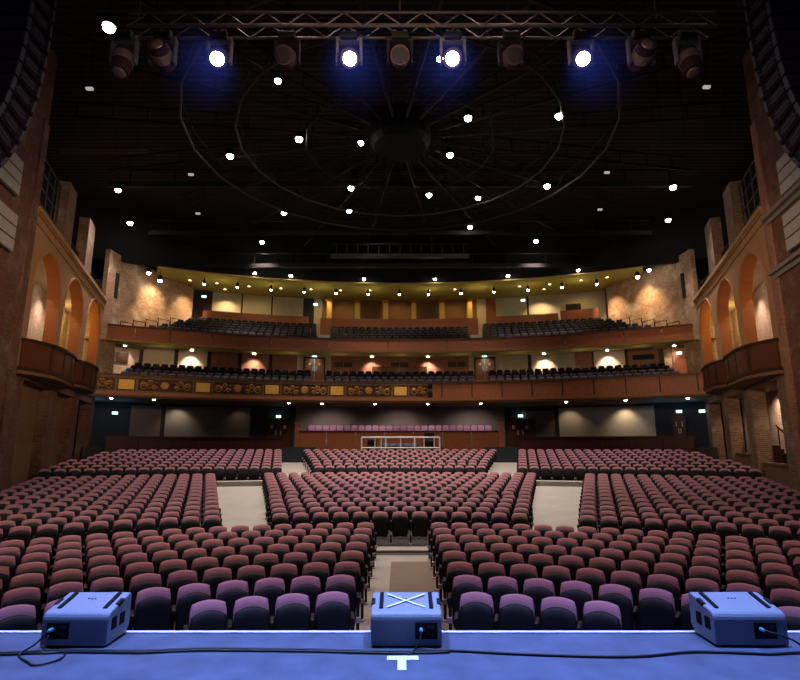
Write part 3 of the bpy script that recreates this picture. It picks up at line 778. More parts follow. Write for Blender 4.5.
tall_panel(566, 581, 12.4, 13.2, 44.0, black_paint, 'small black box-shaped panel above the far right oak screen', 'panel')

# ------------------------------------------------------------------ main ceiling with ring trusses
def slat_mat():
    m, nt, b = nodes('slatted_dark_ceiling'); N = nt.nodes; L = nt.links
    uv = N.new('ShaderNodeUVMap'); uv.uv_map = 'UVMap'
    wv = N.new('ShaderNodeTexWave'); wv.wave_type = 'BANDS'; wv.bands_direction = 'Y'; wv.inputs['Scale'].default_value = .9; wv.inputs['Distortion'].default_value = .4
    L.new(uv.outputs['UV'], wv.inputs['Vector'])
    rp = N.new('ShaderNodeValToRGB'); rp.color_ramp.elements[0].position = .55; rp.color_ramp.elements[0].color = (.002, .002, .003, 1); rp.color_ramp.elements[1].color = (.055, .027, .018, 1)
    L.new(wv.outputs['Fac'], rp.inputs['Fac']); L.new(rp.outputs['Color'], b.inputs['Base Color']); b.inputs['Roughness'].default_value = .9
    return m
m = MB(); m.box((0, 20, 17.7), (60, 60, .3)); struct('ceiling', m, slat_mat())
CR = Vector((0, 24.2, 16.0))
for k, (r, w, lab) in enumerate([(10.1, .065, 'wide outer steel ring truss hanging under the dark ceiling'), (7.75, .055, 'middle steel ring truss inside the wide one'), (4.6, .04, 'small inner steel ring at the centre of dark ceiling')]):
    t = thing('ring_truss', lab, 'truss', CR+Vector((0, 0, 0)))
    n = 24 if k < 2 else 16
    m = MB(); m.tube([CR+Vector((r*sin(2*pi*i/n), r*cos(2*pi*i/n), 0)) for i in range(n)], w, 6, closed=True); m.build('lower_chord', ring_m if k < 2 else joist, t)
    m = MB(); m.tube([CR+Vector((r*sin(2*pi*i/n), r*cos(2*pi*i/n), .8)) for i in range(n)], w*.8, 6, closed=True); m.build('upper_chord', joist, t)
    m = MB(); m.tube([CR+Vector((r*sin(pi*i/n), r*cos(pi*i/n), .8*(i % 2))) for i in range(2*n)], .035, 5, closed=True)
    m.build('web_lattice', joist, t)
for i in range(20):
    a = 2*pi*(i+.5)/20
    m = MB(); p = CR+Vector((2*sin(a), 2*cos(a), .5)); q = CR+Vector((15.5*sin(a), min(13.5, 15.5*cos(a)) if cos(a) > 0 else 15.5*cos(a), .25))
    m.tube([p, q], .07, 5); m.tube([p+Vector((0, 0, .7)), q+Vector((0, 0, .7))], .06, 5)
    for k in range(9):
        x = p.lerp(q, (k+.5)/9); m.tube([x, x+Vector((0, 0, .7))], .035, 4)
    struct(f'ceiling_beam_{i+1}', m, joist)
m = MB(); m.lathe([(.01, 0), (1.3, 0), (1.5, .3), (1.5, 1.5), (.01, 1.5)], CR+Vector((0, 0, .1)), 20); struct('ceiling_hub', m, black_paint)
for k, (Y, z, x) in enumerate([(36.4, 14.95, 4.9), (34.5, 15.9, 17), (36.9, 14.4, 17), (29.0, 16.6, 17)]):
    m = MB(); m.box((0, Y, z), (2*x, .22, .28)); m.box((0, Y, z+.9), (2*x, .1, .1))
    for q in range(13): m.box((-x+2*x*(q+.5)/13, Y, z+.45), (.06, .06, .9))
    struct(f'ceiling_beam_{21+k}', m, ring_m if k == 0 else joist)
# pale lighting bars on the flanks
for sd, (u0, u1, v) in ((-1, (60, 147, 150)), (1, (652, 743, 145))):
    a = at_y(u0, v, 19.0); b = at_y(u1, v, 19.0)
    t = thing('lighting_bar', f'thin grey horizontal lighting bar high on the {SN[sd]} of the ceiling', 'lighting bar', (a+b)/2, 'lighting bars')
    for dz in (0, -.13):
        m = MB(); m.tube([a+Vector((0, 0, dz)), b+Vector((0, 0, dz))], .03); m.build('tube', ring_m, t)
    for q in range(4):
        x = a.lerp(b, (q+.5)/4); m = MB(); m.tube([x, Vector((x.x, x.y, 17.6))], .012, 4); m.build('hanger', black_metal, t)

# ------------------------------------------------------------------ downlights
def downlight(p, r, lab, grp, em, hang=0.0, ztop=None):
    t = thing('ceiling_downlight' if not hang else 'pendant_light', lab, 'ceiling light', p, grp)
    m = MB(); m.lathe([(r*1.15, 0.02), (r*1.25, .1), (r*1.1, .32), (r*.4, .4)], p, 12); m.build('housing', black_metal, t)
    m = MB(); m.lathe([(.001, -r*.95), (r*.5, -r*.82), (r*.86, -r*.5), (r, -.0), (r*1.0, .05), (.001, .06)], p, 14); m.build('lens', em, t, smooth=True)
    if hang:
        m = MB(); m.tube([p+Vector((0, 0, .38)), Vector((p.x, p.y, ztop))], .014, 5); m.build('stem', black_metal, t)
    return t
KL = 1.0
TIERS = [[(109, 27, .17), (440, 59, .12), (278, 81, .13)], [(468, 118, .16), (559, 116, .16)], [(230, 156, .17), (299, 139, .17), (361, 143, .13), (450, 155, .16)], [(118, 190, .15), (351, 188, .16), (429, 195, .16), (478, 198, .15), (547, 186, .17), (673, 187, .18)],
         [(130, 223, .17), (284, 213, .15), (349, 211, .15), (470, 227, .15), (668, 220, .16)], [(262, 242, .15), (376, 234, .11), (536, 241, .15)]]
TN = ['highest', 'second highest', 'third highest', 'fourth highest', 'fifth highest', 'lowest']
lights = []
for ti, T in enumerate(TIERS):
    for k, (u, v, r) in enumerate(T):
        zz = 16.0 if not (u, v) == (109, 27) else 13.5
        p = at_z(u, v, zz)
        downlight(p, r, f'bright white downlight in dark ceiling, {ORD[k+1]} from left in {TN[ti]} tier', 'white downlights of the main ceiling', lamp_white, hang=1, ztop=17.6).name
        lights.append(p)
for i, p in enumerate(lights):
    spot(p-Vector((0, 0, .15)), (p.x*.9, p.y-.5, 0), 2250, (255, 238, 228), 84, .9, .2)
BR = [255, 291, 364, 435, 508, 578]
for k, px in enumerate(BR):
    p = at_y(px, 272.5, 37.6)
    p = pol(37.7, ang(px, 37.7, 14.2), 14.05+.0)
    downlight(p, .12, f'small white downlight, {ORD[k+1]} from left along the black bulkhead', 'downlights along the bulkhead', lamp_white, hang=1, ztop=17.6)
    if k % 2 == 0: spot(p-Vector((0, 0, .1)), (p.x*.95, p.y+1, 8), 260, (255, 232, 205), 95, .9, .15)
for k, (u, v, Y) in enumerate([(148.5, 273, 35.5), (160, 280.5, 36.5), (637.5, 277, 36.8), (649, 270, 35.8)]):
    p = at_y(u, v, Y)
    sd = 'left' if u < 400 else 'right'
    downlight(p, .13, f'hanging spotlight washing the {sd} rear brick wall, {"outer" if k in (0, 3) else "inner"} one', 'brick wall washers', lamp_white, hang=1, ztop=17.5)
# brick washes
for sg in (-1, 1):
    for s, pw in ((.38, 6500), (.88, 5200)):
        a = Vector((sg*18.75, 35.0, 0)).lerp(Vector((sg*16.5, 41.6, 0)), s)
        n = Vector((-sg*6.6, -3.0, 0)).normalized()
        spot(Vector((a.x, a.y, 13.75))+n*1.7, (a.x, a.y, 11.2), pw*.16, (255, 220, 172), 84, 1.0, .1)
# upper balcony pendants and recessed lights
PEN = [(204, 286), (237.3, 287), (271, 289.5), (304, 291.7), (336, 292.5), (368, 293), (399.4, 293), (428.5, 292.5), (461, 291.5), (494, 290), (528, 287.5), (562, 285), (597, 281.5)]
for k, (u, v) in enumerate(PEN):
    p = at_y(u, v, 1); a = ang(u, 39.6, 13.3); p = pol(39.6, a, 13.42)
    # drop each lamp to the height at which the photo shows it
    lab = f'small black pendant lamp, {ORD[k+1]} from left under the upper balcony ceiling'
    downlight(p, .085, lab, 'pendant lamps over the upper balcony', lamp_white, hang=1, ztop=13.98)
REC = [(190, 280), (217, 283), (225, 289), (249, 286), (281, 288), (311, 289), (340.5, 290), (370, 290), (429, 290), (455, 289), (519.5, 286), (544, 289), (549.6, 284), (581, 280), (607, 277)]
for k, (u, v) in enumerate(REC):
    zz = 13.95
    for _ in range(6):
        p = at_z(u, v, zz); zz = 13.95+.35*(hypot(p.x, p.y-CY)-38.4)/7.1
    p.z = zz
    t = thing('recessed_light', f'tiny warm recessed light, {ORD[k+1]} from left in the upper balcony ceiling', 'ceiling light', p, 'recessed lights over the upper balcony')
    m = MB(); m.lathe([(.14, 0), (.16, -.02), (.14, -.03)], p, 10); m.build('rim', cream, t); m = MB(); m.lathe([(.001, -.05), (.07, -.045), (.115, -.02), (.11, .0)], p, 10); m.build('lens', lamp_warm, t, smooth=True)
for px in (227, 541):
    a = ang(px, 43.2, 13); p = pol(43.3, a, 13.8); spot(p, pol(44.2, a, 11.8), 300, (255, 222, 160), 120, .8, .08)
for px in (343, 399, 455, 325, 475, 580, 257):
    a = ang(px, 42.6, 13); p = pol(42.6, a, 13.85); spot(p, pol(44.2, a, 11.5), 90, (255, 205, 130), 130, .9, .08)
for px in (220, 270, 320, 370, 430, 480, 530, 580):                       # pendants also light the cream ceiling above them
    a = ang(px, 39.8, 13.2); point(pol(40.2, a, 13.0), 26, (255, 224, 150), .2)
for px in (240, 330, 400, 470, 560):
    a = ang(px, 40.2, 13.0); spot(pol(40.0, a, 13.3), pol(39.8, a, 9.0), 120, (255, 228, 205), 110, .9, .1)
# downlights under the upper balcony
SOF = [(125, 346.5), (192, 350), (254.5, 353), (372, 355), (428, 355), (544, 351), (607, 347.5), (674, 342.5)]
for k, (u, v) in enumerate(SOF):
    a = ang(u, 39.3, 8.5); p = pol(39.3, a, 8.43)
    t = thing('recessed_light', f'small recessed downlight, {ORD[k+1]} from left under the upper balcony soffit', 'ceiling light', p, 'recessed lights above the lower balcony')
    m = MB(); m.lathe([(.15, 0), (.17, -.02), (.15, -.03)], p, 10); m.build('rim', cream, t); m = MB(); m.lathe([(.001, -.06), (.08, -.05), (.12, -.02), (.11, .0)], p, 10); m.build('lens', lamp_white, t, smooth=True)
    spot(pol(39.7, a, 8.42), pol(40.4, a, 7.1), 130 if k in (0, 7) else 360, (255, 226, 196), 88, .9, .06)
for px in (160, 290, 340, 400, 460, 515, 580, 640):
    a = ang(px, 38.8, 8.4); point(pol(38.6, a, 7.7), 10, (255, 214, 170), .15)
# downlights under the lower balcony
ST = [(111, 400.5), (154, 401), (289, 403), (322, 402.5), (375, 402.5), (428, 402), (481, 401.5), (566.5, 400), (625.5, 398.5), (688, 396)]
for k, (u, v) in enumerate(ST):
    a = ang(u, 36.6, 4.6); p = pol(36.6, a, 4.64)
    t = thing('recessed_light', f'small recessed downlight, {ORD[k+1]} from left under the lower balcony soffit', 'ceiling light', p, 'recessed lights above the rear stalls')
    m = MB(); m.lathe([(.13, 0), (.15, -.02), (.13, -.03)], p, 10); m.build('rim', cream, t); m = MB(); m.lathe([(.001, -.06), (.07, -.05), (.11, -.02), (.10, .0)], p, 10); m.build('lens', lamp_white, t, smooth=True)
for px, pw in ((178, 75), (625, 120), (570, 45), (240, 8)):
    a = ang(px, 40.0, 4.3); spot(pol(39.7, a, 4.5), pol(40.4, a, 3.0), pw, (255, 226, 190), 110, .9, .08)
for px in (330, 400, 470):
    a = ang(px, 38, 4.3); spot(pol(38.2, a, 4.5), pol(39.6, a, 2.0), 260, (255, 232, 220), 130, .9, .1)  # extra spots added to brighten the middle back wall
for px in (325, 375, 425, 475):
    a = ang(px, 35.8, 4); spot(pol(35.7, a, 4.5), pol(36.6, a, 2.9), 55, (255, 232, 225), 120, .9, .1)  # spots added to brighten the mauve seat row
for px in (320, 400, 480):
    a = ang(px, 34.4, 5); spot(pol(33.6, a, 8.0), pol(36.0, a, 1.6), 90, (255, 222, 190), 60, .9, .2)  # spots added in mid-air towards the screen and mauve row, no fixture
for px, pw in ((95, 40), (690, 40), (660, 26), (125, 16)):
    a = ang(px, 38.5, 4); point(pol(38.6, a, 4.1), pw*.35, (110, 175, 235), .1)
# dim work lamps in the ceiling
for k, (u, v) in enumerate([(89.6, 88.6), (191, 174.5), (198, 213.5), (706.6, 87), (607, 172.5), (600, 209.5)]):
    p = at_z(u, v, 15.6); sd = 'left' if u < 400 else 'right'
    t = thing('hanging_work_lamp', f'dim grey oblong work lamp, {["highest", "middle", "lowest"][k % 3]} of three on the {sd} of dark ceiling', 'work lamp', p, 'dim work lamps')
    m = MB(); m.box(p+Vector((0, 0, .1)), (.32, .16, .12), bev=.02); m.build('housing', black_metal, t); m = MB(); m.box(p, (.26, .12, .1)); m.build('lens', tube_dim, t)
    m = MB(); m.tube([p+Vector((0, 0, .15)), Vector((p.x, p.y, 17.6))], .015, 4); m.build('stem', black_metal, t)
# passage lights in the arches
for sg in (-1, 1):
    for n_, (a, b, apex) in enumerate(OPEN):
        if n_ == 2: continue
        p = W(sg, (a+b)/2+.75, 1.0, 9.93)
        t = thing('recessed_light', f'round recessed light inside the {SN[sg]} arcade, {"nearest" if n_ == 0 else "second"} arch from the stage', 'ceiling light', p, 'arcade recessed lights')
        m = MB(); m.lathe([(.17, 0), (.19, -.02), (.17, -.03)], p, 10); m.build('rim', cream, t); m = MB(); m.lathe([(.001, -.06), (.09, -.05), (.14, -.02), (.13, .0)], p, 10); m.build('lens', lamp_white, t, smooth=True)
        spot(W(sg, (a+b)/2+1.4, 1.0, 9.8), W(sg, (a+b)/2+1.9, 1.9, 5), 420, (255, 226, 200), 100, .9, .1)
        point(W(sg, (a+b)/2, .9, 8.6), 12, (255, 205, 150), .2)
    point(W(sg, 11.2, 1.3, 8.8), 70, (255, 214, 130), .2)
    for s, pw in ((2.2, 420 if sg > 0 else 20), (6.4, 420 if sg > 0 else 20), (11, 300 if sg > 0 else 30)):
        spot(W(sg, s, 1.1, 4.3), W(sg, s+.6, 1.9, 1.5), pw*.55, (255, 218, 190), 120, .8, .1)
# exit signs
for k, (u, v, R, z, lab) in enumerate([(115, 417, 39.8, 3.9, 'at the far left of the rear stalls'), (278.5, 417.5, 40.3, 3.9, 'above the left rear stalls door'), (520.5, 416, 40.3, 3.95, 'above the right rear stalls door'), (679, 413, 39.6, 4.0, 'above the dark right stalls exit'), (702, 412.5, 38.2, 3.9, 'at the far right of the rear stalls'),
                                       (314.5, 354.5, 40.1, 8.55, 'above the left lower balcony door'), (484.5, 353.5, 40.1, 8.55, 'above the right lower balcony door'), (315.5, 296, 43.5, 13.5, 'in the dark recess left of upper balcony columns'), (523, 290, 43.0, 13.55, 'under the right upper balcony ceiling'), (204, 290, 43.0, 13.4, 'at the far left under the upper balcony ceiling'), (679, 352.5, 40.1, 8.0, 'on the far right lower balcony door')]):
    a = ang(u, R, z); p = pol(R, a, z)
    t = thing('exit_sign', f'small lit green and white exit sign {lab}', 'exit sign', p, 'lit exit signs')
    Mz = Matrix.Rotation(R_(-a), 3, 'Z')
    m = MB(); m.box(p, (.34, .06, .17), Mz); m.build('panel', exit_em, t)
    off_ = Mz @ Vector((0, -.04, 0))
    # running figure and arrow in green
    m = MB()
    for (dx, dz, w, h) in ((-.08, .045, .035, .035), (-.08, 0, .035, .06), (-.1, -.045, .02, .05), (-.05, -.035, .05, .02), (.06, 0, .09, .02), (.105, 0, .02, .065)):
        q = p+off_+Mz @ Vector((dx, 0, dz)); m.box(q, (w, .01, h), Mz)
    m.build('pictogram', exit_gr, t)
    if k in (5, 6): spot(p-Vector((0, 0, .1))+off_*6, pol(R+.3, a, z-1.5), 30, (200, 240, 255), 140, .9, .05)

# ------------------------------------------------------------------ lighting truss with moving heads
TY, TZ0, TZ1 = 9.1, 9.56, 9.86
tr = thing('lighting_truss', 'long aluminium box truss across the top carrying the moving lights', 'truss', (0.4, TY, TZ0))
xa, xb = -5.2, 6.05
for dy in (-.15, .15):
    for z in (TZ0, TZ1):
        m = MB(); m.tube([(xa, TY+dy, z), (xb, TY+dy, z)], .026, 8); m.build('chord', alu if z == TZ0 else ring_m, tr)
n = 30
for dy in (-.15, .15):
    m = MB()
    for i in range(n):
        x0 = xa+(xb-xa)*i/n; x1 = xa+(xb-xa)*(i+1)/n
        z = (TZ0, TZ1) if i % 2 == 0 else (TZ1, TZ0)
        m.tube([(x0, TY+dy, z[0]), (x1, TY+dy, z[1])], .014, 5)
    m.build('web_bracing', ring_m, tr)
for x in (-5.1, 0.0, 5.0):
    m = MB(); m.tube([(x, TY, TZ1), (x, TY, 17.5)], .02, 5); m.build('hanging_chain', ring_m, tr)
MV = [(123, 64, 0), (163, 57, 0), (219, 55, 1), (287, 55, 2), (349, 56, 1), (400, 54, 2), (453, 55, 1), (511, 52, 2), (581, 50, 1), (640, 47, 0), (688, 55, 0)]
def beam_glow_mat():  # fading emission paints the beam light into the haze volume
    m = bpy.data.materials.new('blue_beam_glow'); m.use_nodes = True; nt = m.node_tree; N = nt.nodes; L = nt.links; N.clear()
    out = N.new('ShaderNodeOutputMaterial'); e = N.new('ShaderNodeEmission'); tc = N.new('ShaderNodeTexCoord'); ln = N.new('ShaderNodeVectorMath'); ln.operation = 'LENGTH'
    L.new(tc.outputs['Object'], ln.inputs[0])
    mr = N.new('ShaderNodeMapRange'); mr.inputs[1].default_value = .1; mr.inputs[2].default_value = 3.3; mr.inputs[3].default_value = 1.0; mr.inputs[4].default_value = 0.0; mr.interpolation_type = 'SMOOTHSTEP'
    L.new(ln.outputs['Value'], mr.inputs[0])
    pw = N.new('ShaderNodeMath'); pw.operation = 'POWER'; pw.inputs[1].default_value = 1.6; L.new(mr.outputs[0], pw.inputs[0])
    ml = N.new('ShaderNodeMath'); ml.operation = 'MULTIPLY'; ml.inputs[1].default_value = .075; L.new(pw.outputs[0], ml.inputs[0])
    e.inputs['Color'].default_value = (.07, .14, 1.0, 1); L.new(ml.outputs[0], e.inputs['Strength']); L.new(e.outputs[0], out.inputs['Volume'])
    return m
HZ = beam_glow_mat()
litn = 0
for k, (u, v, st) in enumerate(MV):
    c = at_y(u, v, TY); c.z = min(max(c.z, 8.82), 9.05)
    state = ['unlit tilted moving head with copper lens', 'lit blue-white moving head', 'unlit dark moving head'][st]
    t = thing('moving_head_light', f'{state} hanging from truss, {ORD[k+1]} fixture from left', 'stage light', (c.x, c.y, c.z-.3), 'moving head lights on the truss')
    m = MB(); m.box((c.x, c.y, 9.40), (.32, .3, .14), bev=.02); m.build('base', black_metal, t)
    for dx in (-.1, .1):
        m = MB(); m.box((c.x+dx, c.y, 9.515), (.05, .12, .1)); m.build('clamp', ring_m, t)
    m = MB()
    for e in (-1, 1):
        m.box((c.x+e*.225, c.y, 9.12), (.05, .13, .52), bev=.015)
    m.box((c.x, c.y, 9.36), (.5, .14, .07), bev=.015); m.build('yoke', rig_m if st < 2 else black_metal, t)
    # head: tilted cylinder; lit heads look down towards the stage
    if st == 1: tilt, yaw = 48, {219: 14, 349: 10, 453: -10, 581: -14}[u]
    elif st == 0: tilt, yaw = (100 if u in (163, 640) else 14), 0
    else: tilt, yaw = 60, 0
    HM = Matrix.Rotation(R_(yaw), 3, 'Z') @ Matrix.Rotation(R_(-tilt), 3, 'X')      # local -z is the beam
    hc = Vector((c.x, c.y, 9.0))
    L0, L1 = (-.30, .26) if not (st == 0 and tilt < 50) else (-.42, .22)
    m = MB(); m.lathe([(.10, L1), (.16, L1-.06), (.185, .05), (.185, -.12), (.165, L0+.02), (.175, L0)], hc, 18, HM); m.build('head', speaker_dark, t, smooth=False)
    m = MB(); m.lathe([(.001, L0-.03), (.08, L0-.022), (.125, L0-.004), (.125, L0+.02)], hc, 18, HM); m.build('lens', [copper_lens, lamp_blue, glass_dark][st], t, smooth=True)
    if st == 0:
        m = MB(); m.lathe([(.19, -.16), (.195, -.15), (.195, .02), (.19, .03)], hc, 18, HM); m.build('band', copper_lens, t)
    if st == 2:
        m = MB(); m.lathe([(.001, -.012), (.135, -.01), (.135, 0)], hc+HM @ Vector((0, 0, L0-.02)), 14, HM)
        for i in range(9):
            q = HM @ Vector((.1*cos(i*.7), .1*sin(i*.7), L0-.025)); m.lathe([(.001, -.012), (.02, -.006), (.02, 0)], hc+q, 6, HM)
        m.build('lens_cluster', grille_m, t)
    if st == 1:
        bd = HM @ Vector((0, 0, -1)); src = hc+bd*.36
        spot(src, src+bd*5, 700, (110, 140, 255), 50, .9, .1)
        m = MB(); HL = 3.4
        m.lathe([(.13, 0), (.8, -HL)], (0, 0, 0), 24)  # cone glows by itself to imitate haze lit by the beam
        hz = m.build('haze_beam_glow', HZ); hz.location = src
        hz.rotation_euler = HM.to_euler(); hz['kind'] = 'stuff'; hz['label'] = f'faint blue emissive cone as haze beam under the {["first", "second", "third", "fourth"][litn]} lit moving head'
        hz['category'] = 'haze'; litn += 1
# ------------------------------------------------------------------ line arrays
for side in (-1, 1):
    la = thing('line_array', f'tall curved line array of dark speaker cabinets hanging at {SN[side]} edge', 'speaker array', (side*7.9, 9.0, 5.9), 'hanging line arrays')
    pos = Vector((side*7.9, 9.55, 11.9)); phi = 0.0
    spl = [0, 0, 0, .3, .7, 1, 1.5, 2, 2.5, 3, 3.5, 4.5, 5.5, 6.5, 7.5]
    for i, dphi in enumerate(spl):
        phi += R_(dphi); dn = Vector((0, -sin(phi), -cos(phi))); h = .37
        c = pos+dn*h/2; pos = pos+dn*h
        M = Matrix.Rotation(-phi, 3, 'X')
        m = MB(); w2, d2, hh = .56, .36, h/2-.012
        # wedge cabinet: full depth at the sides, rear slightly lower
        poly = [Vector((-w2, d2, hh)), Vector((-w2, -d2, hh*.82)), Vector((-w2, -d2, -hh*.82)), Vector((-w2, d2, -hh))]
        m.prism([c+M @ p for p in poly], M @ Vector((2*w2, 0, 0))); cb = m.build('speaker_cabinet', speaker_dark, la)
        m = MB(); m.box(c+M @ Vector((0, d2+.005, 0)), (1.08, .02, 2*hh-.02), M); m.build('grille', grille_m, cb)
        for e in (-1, 1):
            m = MB()
            m.box(c+M @ Vector((e*(w2+.014), d2-.05, 0)), (.03, .07, h*.7), M); m.box(c+M @ Vector((e*(w2+.014), -d2+.06, 0)), (.03, .09, h*.8), M)
            m.box(c+M @ Vector((e*(w2+.008), 0, .05)), (.016, .34, .03), M); m.box(c+M @ Vector((e*(w2+.008), 0, -.06)), (.016, .34, .025), M)
            m.box(c+M @ Vector((e*(w2+.005), 0, 0)), (.01, .6, .02), M); m.build('rigging_frame', rig_m, cb)
    m = MB(); m.box((side*7.9, 9.5, 12.0), (1.2, .9, .15)); m.build('fly_bar', black_metal, la)
    m = MB(); m.tube([(side*7.9, 9.5, 12.05), (side*7.9, 9.5, 17.6)], .03); m.build('chain', ring_m, la)

# ------------------------------------------------------------------ stage monitors and cables
def monitor(xc, yf, w, lab, plate_x, marks, tape):
    t = thing('stage_monitor', lab, 'stage speaker', (xc, yf, 0), 'stage monitors')
    D, hf, hb = .40, .27, .36
    # side profile (y, z) with rounded near top edge and chamfered far foot
    prof = [(0, .015), (0, hf-.05)]+[(.05-.05*cos(pi/2*i/4), hf-.05+.05*sin(pi/2*i/4)+.011*i/4) for i in range(1, 5)]+[(D-.03, hb-.005), (D, hb-.03), (D, .08), (D-.06, .015)]
    bm = bmesh.new()
    x0, x1 = xc-w/2, xc+w/2
    m = MB(); m.prism([(x0, yf+y, z) for y, z in prof], (w, 0, 0)); cab = m.build('cabinet', monitor_m, t)
    bv = cab.modifiers.new('soft', 'BEVEL'); bv.width = .012; bv.segments = 2; bv.limit_method = 'ANGLE'
    sl = (hb-hf)/(D-.05); up = lambda y: hf+.012+sl*(y-.05)
    Ms = Matrix.Rotation(math.atan(sl), 3, 'X')
    for e in (-1, 1):
        m = MB(); m.box((xc+e*(w/2-.085), yf+.21, up(.21)+.002), (.035, .26, .012), Ms); m.build('slide_rail', grille_m, t)
        m = MB(); m.box((xc+e*(w/2-.012), yf+.2, up(.2)-.012), (.036, .10, .034), Ms, bev=.006); m.build('carry_notch', shell, t)
        for q in (.10, .24):
            m = MB(); m.box((xc+e*w/2, yf+q, .17), (.012, .085, .10), bev=.004); m.build('handle_recess', grille_m, t)
        for q in (.07, .33):
            m = MB(); m.box((xc+e*(w/2-.06), yf+q, .01), (.08, .06, .02)); m.build('rubber_foot', rubber, t)
    m = MB(); m.box((xc+plate_x, yf-.003, .135), (.19, .012, .13), bev=.003); pl_ = m.build('connector_plate', shell, t)
    m = MB()
    for (dx, dz, ww, hh) in ((.055, .03, .03, .03), (.03, .035, .008, .02), (.015, .035, .008, .02), (.055, -.02, .03, .006), (.055, -.035, .03, .006), (.02, -.01, .02, .005), (.02, -.025, .02, .005)):
        m.box((xc+plate_x+dx, yf-.011, .135+dz), (ww, .004, hh))
    m.build('printed_marks', ring_m, pl_)
    m = MB(); Mx = Matrix.Rotation(R_(90), 3, 'X')
    m.lathe([(.015, 0), (.015, .035), (.011, .06), (.001, .062)], (xc+plate_x-.045, yf-.006, .15), 10, Mx); m.build('plug', cyan_plug, pl_)
    for dx in (-.03, 0, .03):
        m = MB(); m.lathe([(.008, 0), (.008, .004), (.001, .005)], (xc+dx, yf+.24, up(.24)), 8); m.build('screw_hole', grille_m, t)
    if tape:
        m = MB()
        for e in (-1, 1):
            L_ = hypot(.34, .22); a = math.atan2(.22, .34)*e
            m.box((xc, yf+.2, up(.2)+.006+.001*e), (L_, .018, .003), Ms @ Matrix.Rotation(a, 3, 'Z'))
        m.build('tape_cross', white_paint, t)
    return Vector((xc+plate_x-.045, yf-.07, .15))
c1 = monitor(-2.79, 5.02, .57, 'left violet-grey wedge speaker at the stage edge, cables curling at its left', -.14, 0, False)
c2 = monitor(.055, 5.02, .61, 'middle wedge speaker at the stage edge with white tape cross on top', .17, 0, True)
c3 = monitor(3.015, 5.03, .63, 'right wedge speaker at the stage edge with plug at its right', .12, 0, False)
def cable(pts, r, lab, grp=None, lift=0.0):
    # smooth path through the given points
    P = [Vector(p) for p in pts]; out = []
    for i in range(len(P)-1):
        a = P[max(i-1, 0)]; b = P[i]; c = P[i+1]; d = P[min(i+2, len(P)-1)]
        for k in range(8):
            t = k/8; out.append(.5*((2*b)+(c-a)*t+(2*a-5*b+4*c-d)*t*t+(3*b-a-3*c+d)*t**3))
    out.append(P[-1])
    m = MB(); m.tube(out, r, 7); o = m.build('cable', rubber, None, smooth=True); recenter(o); return tag(o, lab, 'cable', grp)
main = [(-60, 653), (0, 653), (60, 650.5), (140, 651), (200, 648.8), (300, 649.5), (360, 651), (400, 651.5), (450, 650.5), (520, 654), (600, 656.5), (645, 656), (690, 652), (730, 652.5), (770, 654), (800, 652.5), (860, 652)]
fl = lambda u, v, z=.012: Vector((*at_z(u, v, z)[:2], z))
cable([fl(u, v) for u, v in main], .011, 'long black cable lying across the blue stage in front of the wedges')
cable([fl(u, v+1.6, .011) for u, v in main if u < 480], .009, 'thinner black cable running beside the long one on stage left half')
cable([c1, c1+Vector((-.06, -.05, -.08)), c1+Vector((-.14, -.12, -.138)), fl(28, 662), fl(36, 665), fl(60, 659), fl(66, 652)], .008, 'looped black lead from the left wedge plug onto the stage')
cable([c1+Vector((.01, 0, -.03)), c1+Vector((.02, -.04, -.1)), c1+Vector((.03, -.08, -.138)), fl(64, 651.5)], .008, 'short straight lead under the left wedge plug')
cable([c2, c2+Vector((-.02, -.04, -.06)), c2+Vector((-.08, -.08, -.138)), fl(408, 654), fl(418, 649.5), fl(430, 649), fl(438, 651)], .008, 'curled black lead from the middle wedge plug')
cable([c3, c3+Vector((.1, -.03, -.02)), c3+Vector((.22, -.05, -.07)), c3+Vector((.26, -.08, -.138)), fl(780, 653)], .008, 'pale-lit lead arching from the right wedge plug')
m = MB(); ya, yb, yc = at_z(400, 656.3, 0).y, at_z(400, 660.3, 0).y, at_z(400, 670.5, 0).y
m.box((.022, (ya+yb)/2, .003), (.255, ya-yb, .003)); m.box((.015, (yb+yc)/2+.004, .003), (.07, yb-yc+.008, .0028))
o = m.build('tape_mark', white_paint); recenter(o); tag(o, 'white tape T mark on the blue stage before the middle wedge', 'tape mark')

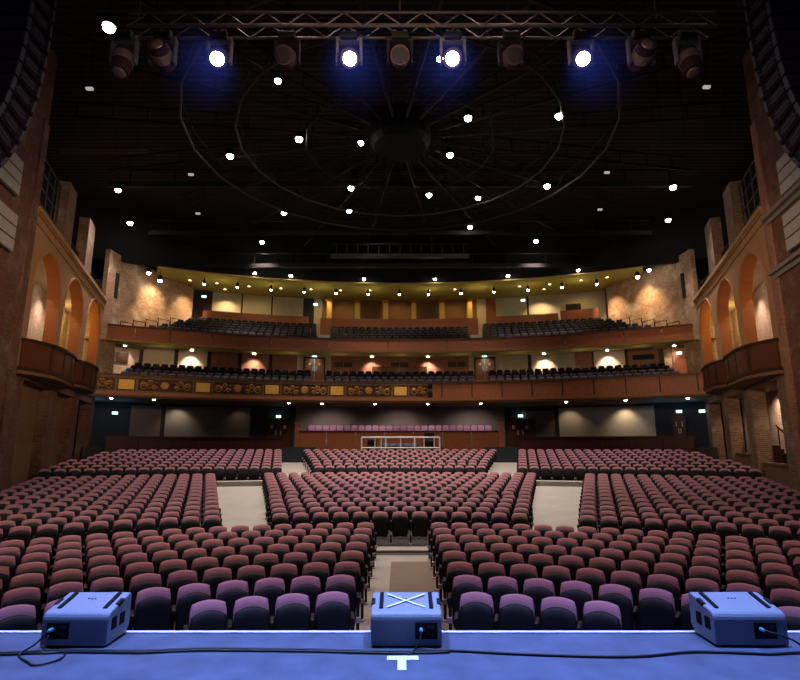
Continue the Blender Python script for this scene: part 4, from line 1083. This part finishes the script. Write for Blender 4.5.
# ------------------------------------------------------------------ stage lighting, then added fill spots without fixtures
for sg in (-1, 1):
    spot((sg*2.2, 5.6, 11.0), (sg*1.6, 4.4, 0), 8200, (140, 168, 255), 52, .9, .4)
    spot((sg*5.0, 5.4, 10.0), (sg*3.6, 4.4, 0), 3800, (130, 160, 255), 44, .9, .4)
    spot((sg*1.8, 6.2, 9.5), (sg*1.7, 7.5, -.5), 1150, (170, 138, 255), 26, 1.0, .4)
    spot((sg*4.2, 5.8, 9.5), (sg*4.0, 7.5, -.5), 750, (170, 138, 255), 26, 1.0, .4)
    spot((-sg*6, 2.0, 7.0), (sg*17, 27, 8.3), 12000, (255, 214, 176), 34, 1.0, .8)
    spot((-sg*5, 1.0, 6.5), (sg*14.3, 18.5, 7), 2600, (255, 206, 180), 26, 1.0, .8)
    spot((sg*2.5, 12.0, 13.5), (sg*3.5, 35.4, 6.0), 2200, (255, 216, 184), 40, 1.0, .8)
    spot((sg*3.5, 5.0, 11.0), (sg*7.6, 9, 8.2), 130, (190, 175, 215), 50, 1.0, .5)
    spot((sg*2.5, 4.0, 7.0), (sg*5.0, 9.1, 9.05), 110, (255, 220, 205), 15, .8, .3)

for x in (-8.5, -3.2, 3.2, 8.5):
    spot((x*.9, 11.0, 15.0), (x, 11.2 if abs(x) < 5 else 9.5, -.5), 2300, (255, 214, 205), 62, 1.0, .4)  # extra overhead spots added to brighten the front block, no fixture

w = bpy.data.worlds.new('World'); sc.world = w; w.use_nodes = True
bg = w.node_tree.nodes['Background']; bg.inputs['Color'].default_value = (.55, .6, .8, 1); bg.inputs['Strength'].default_value = .012

cam = bpy.data.cameras.new('Camera'); co = bpy.data.objects.new('Camera', cam); COL.objects.link(co)
co.location = (0, 0, HC); co.rotation_euler = (R_(90)+PITCH, 0, 0)
cam.sensor_width = 36; cam.sensor_fit = 'HORIZONTAL'; cam.lens = 36*F/800; cam.clip_end = 300; cam.clip_start = .05
sc.camera = co
sc.view_settings.view_transform = 'Standard'; sc.view_settings.look = 'None'; sc.view_settings.exposure = 0
sc.cycles.use_denoising = True
sc.cycles.max_bounces = 5; sc.cycles.diffuse_bounces = 3; sc.cycles.glossy_bounces = 2; sc.cycles.transparent_max_bounces = 4
sc.cycles.sample_clamp_indirect = 4; sc.cycles.caustics_reflective = False; sc.cycles.caustics_refractive = False
sc.cycles.volume_bounces = 0
print('SEATS', len(near), len(far), 'objects', len(bpy.data.objects))
